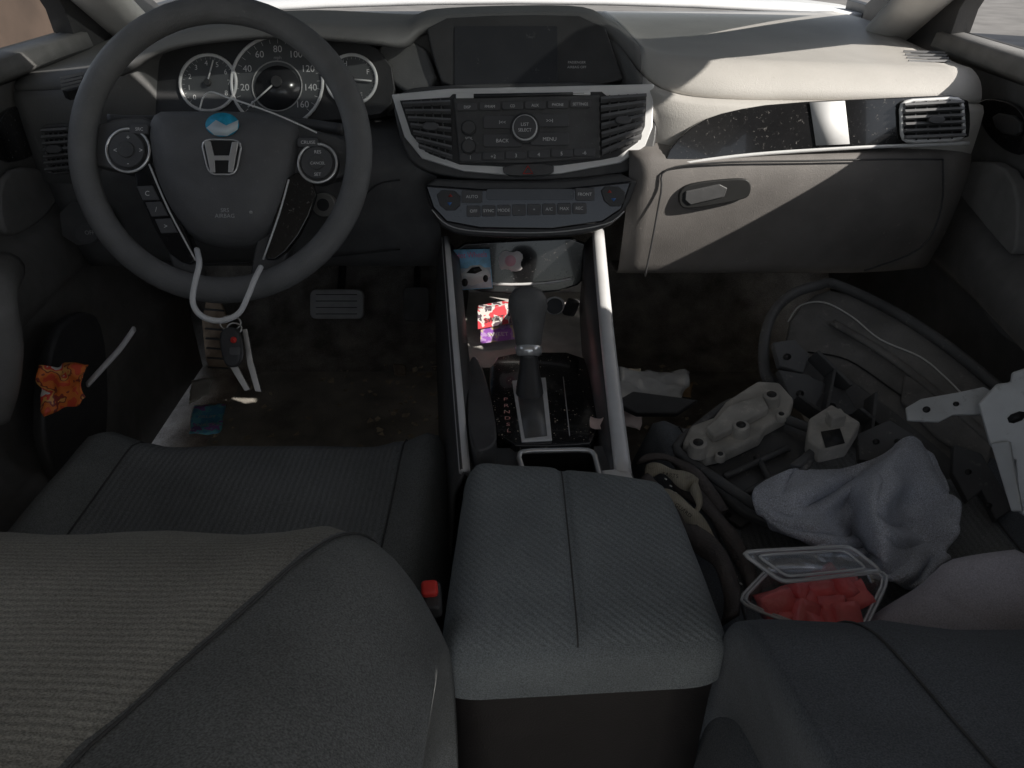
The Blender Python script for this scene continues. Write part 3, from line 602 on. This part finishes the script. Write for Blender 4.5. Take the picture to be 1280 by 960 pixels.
# ---------------------------------------------------------------- floor things
tag(prism('floor_mat',[Vector((x,y,.042)) for x,y in ((-.60,.9),(-.12,.9),(-.12,1.48),(-.2,1.56),(-.5,1.56),(-.6,1.45))],Vector((0,0,1)),.008,MAT,None,.003),'dusty dark carpet mat on the driver floor','floor mat')
tag(prism('floor_mat',[Vector((x,y,.042)) for x,y in ((.14,.9),(.60,.9),(.60,1.5),(.14,1.56))],Vector((0,0,1)),.008,CARPET,None,.003),'dark carpet mat on the passenger floor','floor mat')
bp=thing('brake_pedal','wide grey rubber brake pedal above the driver floor','pedal',D(422,380,1.72))
pp=Pl(D(422,380,1.72),(0,-.85,.5)); poly('pedal_pad',pp,RR(389,362,456,399,8),M('pedal_rubber',(.66,.66,.65),.7,var=.12),bp,0,.015,0,.004)
for k in range(4): tube('pedal_ridge',[pp.px(397,369+k*8)+pp.n*.0155,pp.px(448,369+k*8)+pp.n*.0155],.0010,SATIN,bp,6,1)
tube('pedal_arm',[D(425,370,1.74),D(428,340,1.78),D(430,300,1.8)],.009,BLK,bp)
gp=thing('gas_pedal','tall narrow black gas pedal right of the brake pedal','pedal',D(520,385,1.75)); g2=Pl(D(520,385,1.75),(0,-.8,.6)); poly('pedal_pad',g2,RR(505,360,537,402,5),DOORL,gp,0,.012,0,.003); tube('pedal_arm',[D(521,365,1.77),D(522,335,1.8)],.008,BLK,gp)
fr=thing('foot_rest','worn brown foot rest pad under the steering wheel','foot rest',Y(268,440,1.5)); f2=Pl(Y(268,430,1.55),(0,-.8,.6)); poly('rest_pad',f2,[(252,375),(286,378),(292,470),(262,474)],M('worn_brown',(.36,.28,.21),.9,bump=.8,bs=250,var=.4),fr,0,.014,1,.003)
for k in range(7): tube('rest_ridge',[f2.px(258+k*.9,388+k*12)+f2.n*.015,f2.px(283+k*.9,390+k*12)+f2.n*.015],.0025,SATIN,fr,6,1)
vs=[];fs=[]
def speck(p,s):
    b=len(vs); a=random.random()*6.3
    for k in range(4): vs.append(p+Vector((math.cos(a+k*1.6)*s*random.uniform(.4,1.2),math.sin(a+k*1.6)*s*random.uniform(.4,1.2),random.uniform(0,s*.6))))
    fs.append((b,b+1,b+2,b+3))
for i in range(520):
    x=random.choice([random.uniform(-.6,-.13),random.uniform(-.3,-.12),random.uniform(.14,.4)]); speck(Vector((x,random.uniform(.9,1.58),.052)),random.choice([.002,.003,.004,.008,.011]))
for i in range(120): speck(SH.px(random.uniform(612,745),random.uniform(445,552))+SH.n*.001,random.uniform(.0006,.0016))
tag(mesh('crumbs',vs,fs,M('crumb',(.66,.57,.43),.9,var=.35,vs=80),None,False),'crumbs and bits of litter strewn over floor and console','crumbs',kind='stuff')
def patch(pl,px,mat,name,par,off): return poly(name,pl,px,mat,par,off,.0004,0,0)
o=crumple('snack_wrapper',[D(52,462,1.02),D(112,458,1.03),D(112,500,1.0),D(56,524,1.0)],MRamp('orange_foil',[(0,(.9,.12,.06)),(.40,(.95,.26,.06)),(.50,(.35,.06,.05)),(.54,(.97,.5,.15)),(.60,(.9,.1,.07)),(.66,(.9,.88,.85))],45),None,.014,18,1,32); tag(o,'crumpled orange and red snack wrapper in the driver door pocket','wrapper')
o=tube('paper_straw',[D(110,480,1.04),D(130,458,1.035),D(150,436,1.03),D(167,412,1.02)],.0085,WHITE,None,8,4,flat=.4); tag(o,'white paper strip poking out beside the driver door','straw')
wr=thing('candy_wrapper','blue and purple candy wrapper lying on the driver floor','wrapper',Z(260,526,.06))
q=[Z(243,508,.065),Z(283,507,.062),Z(276,543,.06),Z(237,545,.062)]
crumple('wrapper_foil',q,MRamp('blue_foil',[(0,(.2,.62,.95)),(.45,(.3,.8,.98)),(.55,(.6,.3,.85)),(.66,(.88,.9,.95))],40),wr,.005,12,3,40)
w2=Pl((0,0,.078),(0,0,1)); words('wrapper_lettering',[('FRUIT',w2,259,521,6,4),('SNACKS',w2,258,531,6,4)],WHITE,wr)
tag(crumple('paper_scrap',[Z(240,478,.06),Z(266,474,.06),Z(262,494,.055),Z(236,508,.055)],M('scrap_paper',(.88,.84,.75),.8,var=.05),None,.004,8,5),'torn cream paper scrap on floor above the blue wrapper','paper')
for i,(u,v,s,cx,lb) in enumerate(((522,428,11,(.85,.75,.68),'pale crumpled tissue beside the console under the gas pedal'),(342,404,9,(.65,.45,.22),'brown dry leaf on driver floor by the brake pedal'),(790,528,13,(.85,.72,.68),'pinkish crumpled tissue beside the right console rail'),(855,490,10,(.7,.5,.3),'brown torn scrap behind the clear packet'),(745,532,8,(.8,.62,.57),'small pinkish scrap on the right edge of the shift panel'),(500,466,8,(.6,.5,.4),'tan torn scrap on the driver floor near the seat front'))):
    pz=.06 if i not in(2,4) else (.30 if i==2 else .43); tag(crumple('litter_scrap',[Z(u-s,v-s,pz),Z(u+s,v-s*.8,pz),Z(u+s*.8,v+s,pz),Z(u-s*.9,v+s*.8,pz)],M('litter%d'%i,cx,.8,var=.1),None,.006,8,i*3),lb,'litter')
# ---------------------------------------------------------------- keys and cords
tag(tube('lanyard',[D(246,312,.945),D(249,330,.925),D(244,352,.915),D(241,378,.915),D(252,395,.915),D(275,401,.915),D(298,392,.915),D(310,370,.915),D(318,350,.92),D(326,334,.94)],.0036,CORD,None,8,5),'white cord looped round the bottom of the steering wheel','cord')
tag(tube('glint',[D(250,136,.948),D(254,122,.945),D(264,115,.945),D(285,122,.94),D(315,132,.935),D(345,143,.935),D(375,156,.94),D(396,166,.95)],.0011,CORD,None,6,5),'thin white string built as a cord for a reflection over the steering wheel hub','glint')  # thin cord drawn in place of a white reflection above the hub
ks=thing('key_ring','bunch of car keys with black fob hanging from the white cord','keys',D(290,405,.915))
kp=Pl(D(290,400,.915),(0,-.85,.5)); tube('ring',[kp.px(*p) for p in circ(288,404,13,24,9)],.0013,METAL,ks,6,1,True)
tube('ring',[kp.px(*p)+kp.n*.003 for p in circ(294,411,9,20,7)],.0012,METAL,ks,6,1,True)
fb=poly('key_fob',kp,chk([(279,412),(302,408),(308,440),(304,458),(288,460),(281,440)],2),BLK,ks,.004,.012,0,.003)
k2=kp.off(.0165); poly('fob_badge',k2,circ(292,425,4,16),RED,fb,0,.0006,0,0); poly('fob_button',k2,RR(287,434,301,444,3),SATIN,fb,0,.0015,0,.0005)
for q in ([(287,458),(297,457),(313,487),(306,489)],[(303,412),(309,411),(316,450),(327,490),(319,489),(309,455)]): poly('key_blade',kp,q,METAL,ks,-.002,.003,0,.0006)
# ---------------------------------------------------------------- things on the console
cd=thing('toy_car_card','blue and white toy car card leaning on the console lid','card',LP.px(590,362))
L3=LP.off(.010); poly('card_sheet',L3,[(566,312),(612,311),(616,360),(570,363)],M('card_blue',(.3,.62,.88),.4,var=.35,vs=60),cd,0,.0012,0,0)
L4=L3.off(.0014); patch(L4,[(568,336),(613,334),(615,359),(571,362)],M('card_grey',(.68,.73,.8),.4,var=.15,vs=90),'card_road',cd,0)
patch(L4,[(572,352),(570,345),(580,340),(588,332),(600,331),(610,337),(613,345),(606,352),(590,357)],WHITE,'printed_car',cd,.0005)
patch(L4,[(583,341),(590,334),(599,333),(603,338),(594,342)],DARKI,'printed_windscreen',cd,.0011); patch(L4,circ(581,353,4,14,5),DARKI,'printed_tyre',cd,.0011); patch(L4,circ(607,348,3.2,14,4.5),DARKI,'printed_tyre',cd,.0011)
words('card_lettering',[('Hot Wheels',L4.off(.001),589,319,7,3,.8)],M('pink_ink',(.9,.25,.45),.5,var=.03),cd)
st_=poly('flower_sticker',LP.off(.0045),[(622,322),(630,312),(640,316),(648,313),(655,320),(650,330),(654,337),(642,340),(634,336),(625,338)],M('sticker_white',(.88,.84,.84),.4,var=.05),None,0,.0008,1,0); tag(st_,'small pink and white sticker on the dusty console lid','sticker'); poly('sticker_centre',LP.off(.0054),circ(638,326,7,16),M('sticker_pink',(.88,.5,.58),.4,var=.05),st_,0,.0005,0,0)
for (a,b,c,d,z,cols,lb,w) in ((597,412,640,404,.40,[(0,(.8,.08,.1)),(.48,(.8,.76,.72)),(.56,(.12,.08,.1))],'red and white candy box standing in the console tray','NERDS'),(600,430,645,424,.385,[(0,(.4,.15,.6)),(.5,(.6,.38,.75)),(.58,(.85,.75,.45))],'purple candy packet lying at the front of the console tray','GRAPE')):
    t=thing('candy_box',lb,'candy box',Z(620,430,z)); p0,p1=Z(a,b,z),Z(c,d,z); up=Vector((0,.01,.028)) if w=='NERDS' else Vector((0,.02,.008)); back=Vector((0,.012,.002))
    mesh('box_body',[p0,p1,p1+up,p0+up,p0+back,p1+back,p1+up+back,p0+up+back],[(0,1,2,3),(4,7,6,5),(0,4,5,1),(1,5,6,2),(2,6,7,3),(3,7,4,0)],MRamp('candy_'+w.lower(),cols,60),t,False,.001)
    n=(p1-p0).cross(up).normalized(); n=n if n.dot(CAM-p0)>0 else -n; pl=Pl(p0+n*.0015,n); words('box_lettering',[('SWEET',pl,(a+c)/2,(b+d)/2-9,6,8)],DARKI if w=='NERDS' else WHITE,t)
tag(crumple('receipt',[Z(752,590,.432),Z(785,586,.432),Z(790,600,.43),Z(756,602,.43)],WHITE,None,.002,8,2),'small white receipt beside the cup holder rim','paper')
# ---------------------------------------------------------------- passenger pile
pk=thing('clear_packet','crinkled clear plastic packet standing by the right console rail','packet',Z(812,510,.2))
crumple('packet_film',[D(768,470,1.22),D(858,474,1.25),D(852,512,1.15),D(770,512,1.12)],CLEARB,pk,.014,16,9,28); crumple('packet_card',[D(766,466,1.24),D(800,462,1.25),D(800,490,1.22),D(768,500,1.2)],M('packet_cream',(.85,.78,.62),.7,var=.1),pk,.006,8,4)
tag(poly('black_wedge',Pl(D(800,505,1.08),(0,-.4,.9)),[(766,508),(790,494),(872,505),(845,522),(795,522)],BLK,None,0,.012,0,.003),'flat black plastic piece in front of the clear packet','plastic piece')
ln=thing('fender_liner','large broken black and grey car panel leaning against the passenger door','car part',D(1100,520,1.0))
A3=Pl3(D(1045,360,1.14),D(1300,540,.95),D(1110,590,.98))
poly('liner_panel',A3,[(1008,372),(1046,358),(1120,394),(1190,440),(1256,496),(1300,540),(1300,690),(1215,640),(1130,590),(1040,540),(985,480),(980,410)],FELT,ln,-.012,.012,1,.004)
def strip(name,px,w,d,mat,th=.004):
    rows=[]
    for u,v,t in [tuple(q) for q in ups([Vector(p) for p in px],5)]:
        p=D(u,v,t); rows.append([p,p+Vector(d)*w])
    return loft(name,rows,mat,ln,th)
strip('liner_arch',[(976,492,1.02),(958,470,1.03),(955,430,1.06),(966,392,1.09),(990,368,1.11),(1022,357,1.12),(1046,356,1.13)],.085,(.25,.65,-.25),LINER,.005)
tube('liner_rim',[D(976,492,1.02),D(958,470,1.03),D(955,430,1.06),D(966,392,1.09),D(990,368,1.11),D(1022,357,1.12),D(1046,356,1.135),D(1120,391,1.085),D(1190,437,1.03),D(1256,492,.98),D(1300,536,.945)],.0075,LINER,ln,8,6)
A4=A3.off(.0015)
tube('liner_seam',[A4.px(u,v) for u,v in ((985,402),(1000,382),(1030,378),(1065,396),(1100,424),(1150,446),(1180,470),(1215,505),(1262,550))],.0012,M('seam_white',(.8,.79,.75),.7,var=.05),ln,6,5)
tube('liner_seam',[A4.px(u,v) for u,v in ((1010,440),(1060,450),(1120,490),(1180,530),(1240,585))],.0012,DARKI,ln,6,5)
tube('liner_bead',[A3.px(u,v)+A3.n*.004 for u,v in ((1040,405),(1100,440),(1160,485),(1230,545),(1290,600))],.008,FELT,ln,8,4,flat=.5)
poly('liner_plate',A3,[(1130,470),(1190,500),(1240,560),(1232,590),(1170,550),(1125,505)],FELT,ln,0,.007,0,.003)
poly('liner_plate',A3,[(1000,452),(1050,468),(1120,520),(1180,570),(1230,612),(1215,640),(1130,590),(1040,540),(990,482)],LINER,ln,0,.009,0,.003)
tp0=Pl3(D(970,440,1.03),D(1070,500,1.02),D(1000,540,.98))
for q,hh in (([(962,432),(988,428),(1008,448),(1000,470),(970,462)],(984,446)),([(968,466),(1006,472),(1030,492),(1014,520),(985,505)],(1000,492)),([(1010,476),(1052,492),(1068,520),(1036,528),(1015,522)],(1040,508))):
    t=poly('liner_tab',tp0,q,LINER,ln,0,.010,0,.002); poly('tab_hole',tp0.off(.0105),circ(hh[0],hh[1],5,14,4),DARKI,t,0,.0005,0,0)
for a,b in (((1008,450),(1050,492)),((985,505),(1040,545)),((1060,520),(1110,560)),((1030,470),(1020,520)),((1080,500),(1075,545))):
    p,q=tp0.px(*a),tp0.px(*b); e=tp0.n*.024; o=Vector((.004,0,.002)); mesh('liner_rib',[p,q,q+e,p+e,p+o,q+o,q+e+o,p+e+o],[(0,1,2,3),(4,7,6,5),(0,4,5,1),(1,5,6,2),(2,6,7,3),(3,7,4,0)],LINER,ln,False,.0008)
for lb,off_,pxs,slots in (('broken black ribbed plastic piece between the dusty housing and the towel',(1080,560,.925),[(1068,548),(1108,530),(1150,556),(1135,566),(1118,560),(1100,585),(1070,580)],[(1095,552),(1122,552)]),('jagged black plastic shard under the metal bracket beside the towel',(1210,600,.90),[(1188,560),(1222,572),(1262,640),(1240,655),(1222,618),(1205,632),(1186,596)],[(1210,590),(1236,632)]),('flat black plastic bar lying along the left edge of the dusty housing',(870,610,.90),[(842,585),(858,580),(905,628),(938,655),(924,664),(880,636)],[(866,602),(910,644)])):
    t=thing('plastic_shard',lb,'car part',D(*off_)); pl=Pl(D(*off_),(-.1,-.45,.88)); s=poly('shard_body',pl,pxs,LINER,t,0,.012,0,.002)
    for u,v in slots: poly('shard_hole',pl.off(.0125),circ(u,v,4.5,12,3.5),DARKI,s,0,.0005,0,0)
bk=thing('metal_bracket','bare grey metal bracket with bent ends at the right edge above the towel','bracket',D(1230,530,.84))
b1=Pl(D(1210,500,.86),(-.15,-.6,.78)); poly('bracket_arm',b1,[(1131,511),(1150,500),(1195,492),(1228,485),(1256,502),(1225,520),(1190,520),(1172,529),(1133,527)],BRKT,bk,0,.005,0,.0015); poly('arm_hole',b1.off(.0055),circ(1158,512,5,16,4),DARKI,bk,0,.0005,0,0); poly('arm_hole',b1.off(.0055),circ(1195,505,4,16,3),DARKI,bk,0,.0005,0,0)
b2=Pl(D(1255,540,.83),(-.45,-.75,.5)); poly('bracket_plate',b2,[(1222,505),(1245,480),(1262,478),(1264,466),(1296,455),(1296,655),(1272,640),(1268,575),(1250,572),(1236,555)],BRKT,bk,0,.006,0,.002); poly('bracket_fold',Pl(D(1255,560,.82),(-.8,-.4,.5)),[(1240,555),(1264,552),(1280,640),(1266,640)],BRKT,bk,0,.005,0,.0015); poly('bracket_slot',b2.off(.0065),[(1258,520),(1280,512),(1282,524),(1262,531)],DARKI,bk,0,.0005,1,0)
tr=thing('plastic_tray','dusty pale grey plastic housing with black rimmed tray on the passenger seat','car part',D(930,560,.95))
tp=Pl(Z(930,570,.40),(-.10,-.12,.98))
poly('tray_base',tp,[(838,572),(868,542),(915,508),(985,526),(1030,552),(1000,600),(965,655),(930,640),(885,605)],LINER,tr,-.012,.012,0,.003)
tube('tray_rim',[tp.px(u,v)+tp.n*.012 for u,v in quadr([(838,570),(915,508),(1030,552),(962,654)],.08)],.006,LINER,tr,8,1,True)
for a,b in (((905,600),(985,565)),((930,622),(1000,585)),((945,575),(975,628))):
    p,q=tp.px(*a),tp.px(*b); tube('tray_rib',[p+tp.n*.006,q+tp.n*.006],.004,LINER,tr,6,1)
poly('housing_cover',tp,[(852,570),(862,548),(890,538),(905,518),(945,492),(972,494),(990,515),(984,534),(955,550),(948,562),(905,582),(880,588)],DUSTY,tr,.004,.018,0,.004)
poly('housing_step',tp,[(880,560),(912,530),(950,520),(958,536),(915,560),(890,572)],DUSTY,tr,.022,.012,0,.003)
tq=tp.off(.022)
for u,v,r in ((872,564,13),(925,542,12),(963,504,12),(976,522,7),(900,572,7)):
    c=tq.px(u,v); m=tq.mpp(u,v); h=.014 if r>8 else .006; cyl('housing_boss',c-tp.n*.004,c+tp.n*h,r*m,DUSTY,tr,18,r*m*.85,.0015); cyl('boss_hole',c+tp.n*h,c+tp.n*(h+.0006),r*m*.5,DARKI,tr,14,bev=0)
poly('housing_clip',tp.off(.01),[(1008,540),(1036,522),(1072,545),(1056,572),(1022,580),(1005,566)],DUSTY,tr,0,.022,0,.003); poly('clip_slot',tp.off(.0325),[(1026,540),(1050,536),(1056,554),(1032,560)],DARKI,tr,0,.0006,0,0)
poly('clip_post',tp.off(.03),[(1030,528),(1048,524),(1056,534),(1038,538)],DUSTY,tr,0,.018,0,.002)
poly('tray_lever',tp.off(.012),[(1020,560),(1036,556),(1000,590),(985,588)],LINER,tr,0,.01,0,.002)
# towel
g=[[(990,588,.86),(1030,592,.87),(1080,582,.89),(1118,562,.90),(1140,549,.905),(1165,575,.90)],[(955,608,.83),(1010,616,.80),(1062,608,.855),(1102,594,.81),(1140,578,.865),(1184,612,.87)],[(940,632,.81),(1005,650,.775),(1060,645,.83),(1095,640,.765),(1132,636,.835),(1194,640,.82)],[(975,660,.785),(1030,682,.755),(1080,690,.80),(1106,690,.732),(1146,684,.80),(1189,672,.79)],[(1005,672,.775),(1050,692,.755),(1085,700,.775),(1110,726,.738),(1148,730,.757),(1180,702,.778)]]
G=cgrid([[D(*p) for p in r] for r in g],18,18); ni,nj=len(G),len(G[0])
for i,r in enumerate(G):
    for j,p in enumerate(r):
        uu,vv=j/(nj-1),i/(ni-1); nz=noise.noise(Vector((uu*3,vv*3,1)))
        a=.5+.5*math.sin(2*math.pi*(2.6*uu+.8*vv+1.1*nz)); b_=abs(math.sin(math.pi*(2.6*vv-1.6*uu+1.4*noise.noise(Vector((uu*3,vv*3,7))))))
        p+=Vector((0,-.5,.85))*(.015*(a-.5)*(.4+.6*vv)+.009*(b_**.7-.5)+.0012*noise.noise(p*140))+Vector((.006*noise.noise(Vector((uu*5,vv*5,11))),0,0))
tw=tag(loft('towel',G,TOWEL,None,.005),'crumpled grey terry towel heaped on the passenger seat','towel')
for row in (G[0],G[-1],[r[0] for r in G],[r[-1] for r in G]): tube('towel_hem',[row[k] for k in range(0,len(row),3)],.0034,TOWEL,tw,8,3)
def ribbon(name,pts,w,wd,mat,par,th=.0018):
    p=ups([Vector(q) for q in pts],6); k=len(p); o=[]
    for i,q in enumerate(p):
        wv=Vector(wd)+Vector((0,.25*math.sin(i*.55),.3*math.cos(i*.45))); o.append([q-wv*w/2,q+Vector((0,0,.0015)),q+wv*w/2])
    return loft(name,o,mat,par,th)
ls=thing('lettered_strap','beige lettered webbing strap twisted beside the armrest','strap',D(850,630,.83))
ribbon('strap_band',[D(806,592,.87),D(826,586,.86),D(848,598,.85),D(872,606,.85)],.017,(.2,.7,.5),STRAP,ls); ribbon('strap_band',[D(822,618,.83),D(846,626,.82),D(866,648,.81),D(886,678,.80)],.017,(.8,.3,.4),STRAP,ls); ribbon('strap_band',[D(866,606,.84),D(874,630,.83),D(862,652,.82),D(848,664,.82)],.013,(.6,.5,.4),STRAP,ls)
words('strap_lettering',[('EARTS',Pl(D(846,598,.838),(0,-.5,.85)),838,594,5,-10),('GUARD',Pl(D(858,640,.80),(0,-.5,.85)),854,638,5,-42)],DARKI,ls)
bs=thing('black_strap','dark stitched leather handle curving from the armrest to the watermelon box','strap',D(890,690,.78))
ribbon('strap_loop',[D(800,600,.86),D(835,635,.83),D(868,670,.80),D(900,700,.77),D(915,745,.74),D(912,775,.72)],.022,(.75,.35,.3),STRAPD,bs,.004); ribbon('strap_loop',[D(845,600,.87),D(885,635,.84),D(915,675,.81),D(935,715,.78),D(945,745,.76)],.018,(.75,.35,.3),STRAPD,bs,.004)
ribbon('strap_loop',[D(800,575,.90),D(830,572,.89),D(865,590,.87),D(905,640,.84)],.014,(.7,.35,.3),STRAPD,bs,.004)
for k in range(16):
    t=k/15; c=D(845+(940-845)*t,604+(735-604)*t,.852-.085*t)+Vector((-.012,0,.006)); rbox('stitch',c,(.003,.0012,.0012),WHITE,bs,(0,0,-.8),0)
dome('seat_cover',Pl(D(1190,750,.66),(-.25,-.35,.9)),[(1070,790),(1100,745),(1160,715),(1230,680),(1300,665),(1310,840),(1200,850),(1090,830)],LILAC,None,.03,-.02,2,3,24)
o=bpy.data.objects['seat_cover']; tag(o,'pale lilac grey cloth bundle in the lower right behind the watermelon box','cloth')
for v in o.data.vertices:
    q=v.co; v.co+=noise.noise_vector(q*16)*.008+Vector((-.2,-.35,.9))*(.006*(abs(math.sin(q.x*38+q.y*30+2.5*noise.noise(q*12)))**.6-.5))
# watermelon
wb=thing('fruit_container','open clear plastic tub of watermelon cubes on the passenger seat','food container',Z(1020,770,.37))
cz=.43; top=[Z(u,v,cz) for u,v in quadr([(926,752),(968,708),(1110,716),(1066,806)],.1)]
c=sum(top,Vector())/len(top); lo=[c+(p-c)*.84+Vector((0,0,-.055)) for p in top]
loft('tub',[[c+Vector((0,0,-.055)) for p in top],lo,[c+(p-c)*.92+Vector((0,0,-.03)) for p in top],top,[c+(p-c)*1.07+Vector((0,0,.001)) for p in top],[c+(p-c)*1.07+Vector((0,0,-.005)) for p in top]],CLEAR,wb,closed=True)
tube('tub_rim',top,.0014,CLEARB,wb,6,1,True); tube('tub_rim',[c+(p-c)*1.07 for p in top],.0014,CLEARB,wb,6,1,True)
lp=Pl(D(1015,702,.665),(.10,-.40,.9)); lq=quadr([(926,690),(1062,683),(1102,714),(978,728)],.07); li=quadr([(946,694),(1055,688),(1084,711),(984,721)],.07)
lid=poly('lid',lp,lq,CLEAR,wb,0,.0012,0,0); tube('lid_rim',[lp.px(*p) for p in lq],.002,CLEARB,wb,6,1,True)
poly('lid_panel',lp.off(.004),li,CLEAR,wb,0,.0008,0,0); tube('lid_ridge',[lp.off(.004).px(*p) for p in li],.0013,CLEARB,wb,6,1,True)
def chunk(c,s):
    R=Euler((random.random()*3,random.random()*3,random.random()*3)).to_matrix(); bm=bmesh.new(); bmesh.ops.create_cube(bm,size=1); bmesh.ops.subdivide_edges(bm,edges=bm.edges,cuts=3,use_grid_fill=True)
    for v in bm.verts:
        q=v.co.copy(); q=q.lerp(q.normalized()*.62,.12); q=Vector((q.x*1.15,q.y,q.z*.85)); q+=noise.noise_vector(q*2.5+Vector(c)*90)*.09; v.co=Vector(c)+R@(q*s)
    me=bpy.data.meshes.new('watermelon_cube'); bm.to_mesh(me); bm.free(); return link('watermelon_cube',me,MELON,None)
mp=[(970,765),(1000,745),(1030,738),(1058,742),(1080,742),(1000,772),(1025,768),(1048,766),(1062,775),(980,780),(1015,788),(962,752),(1040,725),(1015,752),(1065,728),(1042,788)]
for i,(u,v) in enumerate(mp):
    p=Z(u,v,.420+.006*(i%3)); p=c+(p-c)*.84+Vector((0,0,-.003))
    tag(chunk(p,random.uniform(.022,.028)),'red watermelon cube in the open clear tub','watermelon cube','watermelon cubes in the clear tub')
# ---------------------------------------------------------------- light and camera
sv=Vector((.75,-.40,.52)).normalized()
w=bpy.data.worlds.new('World'); SC.world=w; w.use_nodes=True; nt=w.node_tree; sk=nt.nodes.new('ShaderNodeTexSky'); sk.sky_type='NISHITA'; sk.sun_disc=False
hs=nt.nodes.new('ShaderNodeHueSaturation'); hs.inputs['Saturation'].default_value=.45
sk.sun_elevation=math.asin(sv.z); sk.sun_rotation=math.atan2(sv.x,sv.y); bg=nt.nodes['Background']; bg.inputs[1].default_value=.125; nt.links.new(sk.outputs[0],hs.inputs['Color']); nt.links.new(hs.outputs[0],bg.inputs[0])
ld=bpy.data.lights.new('sun','SUN'); ld.energy=5; ld.angle=rad(.5); ld.color=(1,.95,.87); lo=bpy.data.objects.new('sun',ld); COL.objects.link(lo); lo.rotation_euler=sv.to_track_quat('Z','Y').to_euler()
cm=bpy.data.cameras.new('camera'); co=bpy.data.objects.new('camera',cm); COL.objects.link(co); co.location=CAM; co.rotation_euler=(math.pi/2-PT,0,0); cm.sensor_width=36; cm.lens=36*F/1280; cm.clip_start=.01; cm.clip_end=500; SC.camera=co
SC.view_settings.view_transform='Standard'; SC.view_settings.look='None'; SC.view_settings.exposure=0
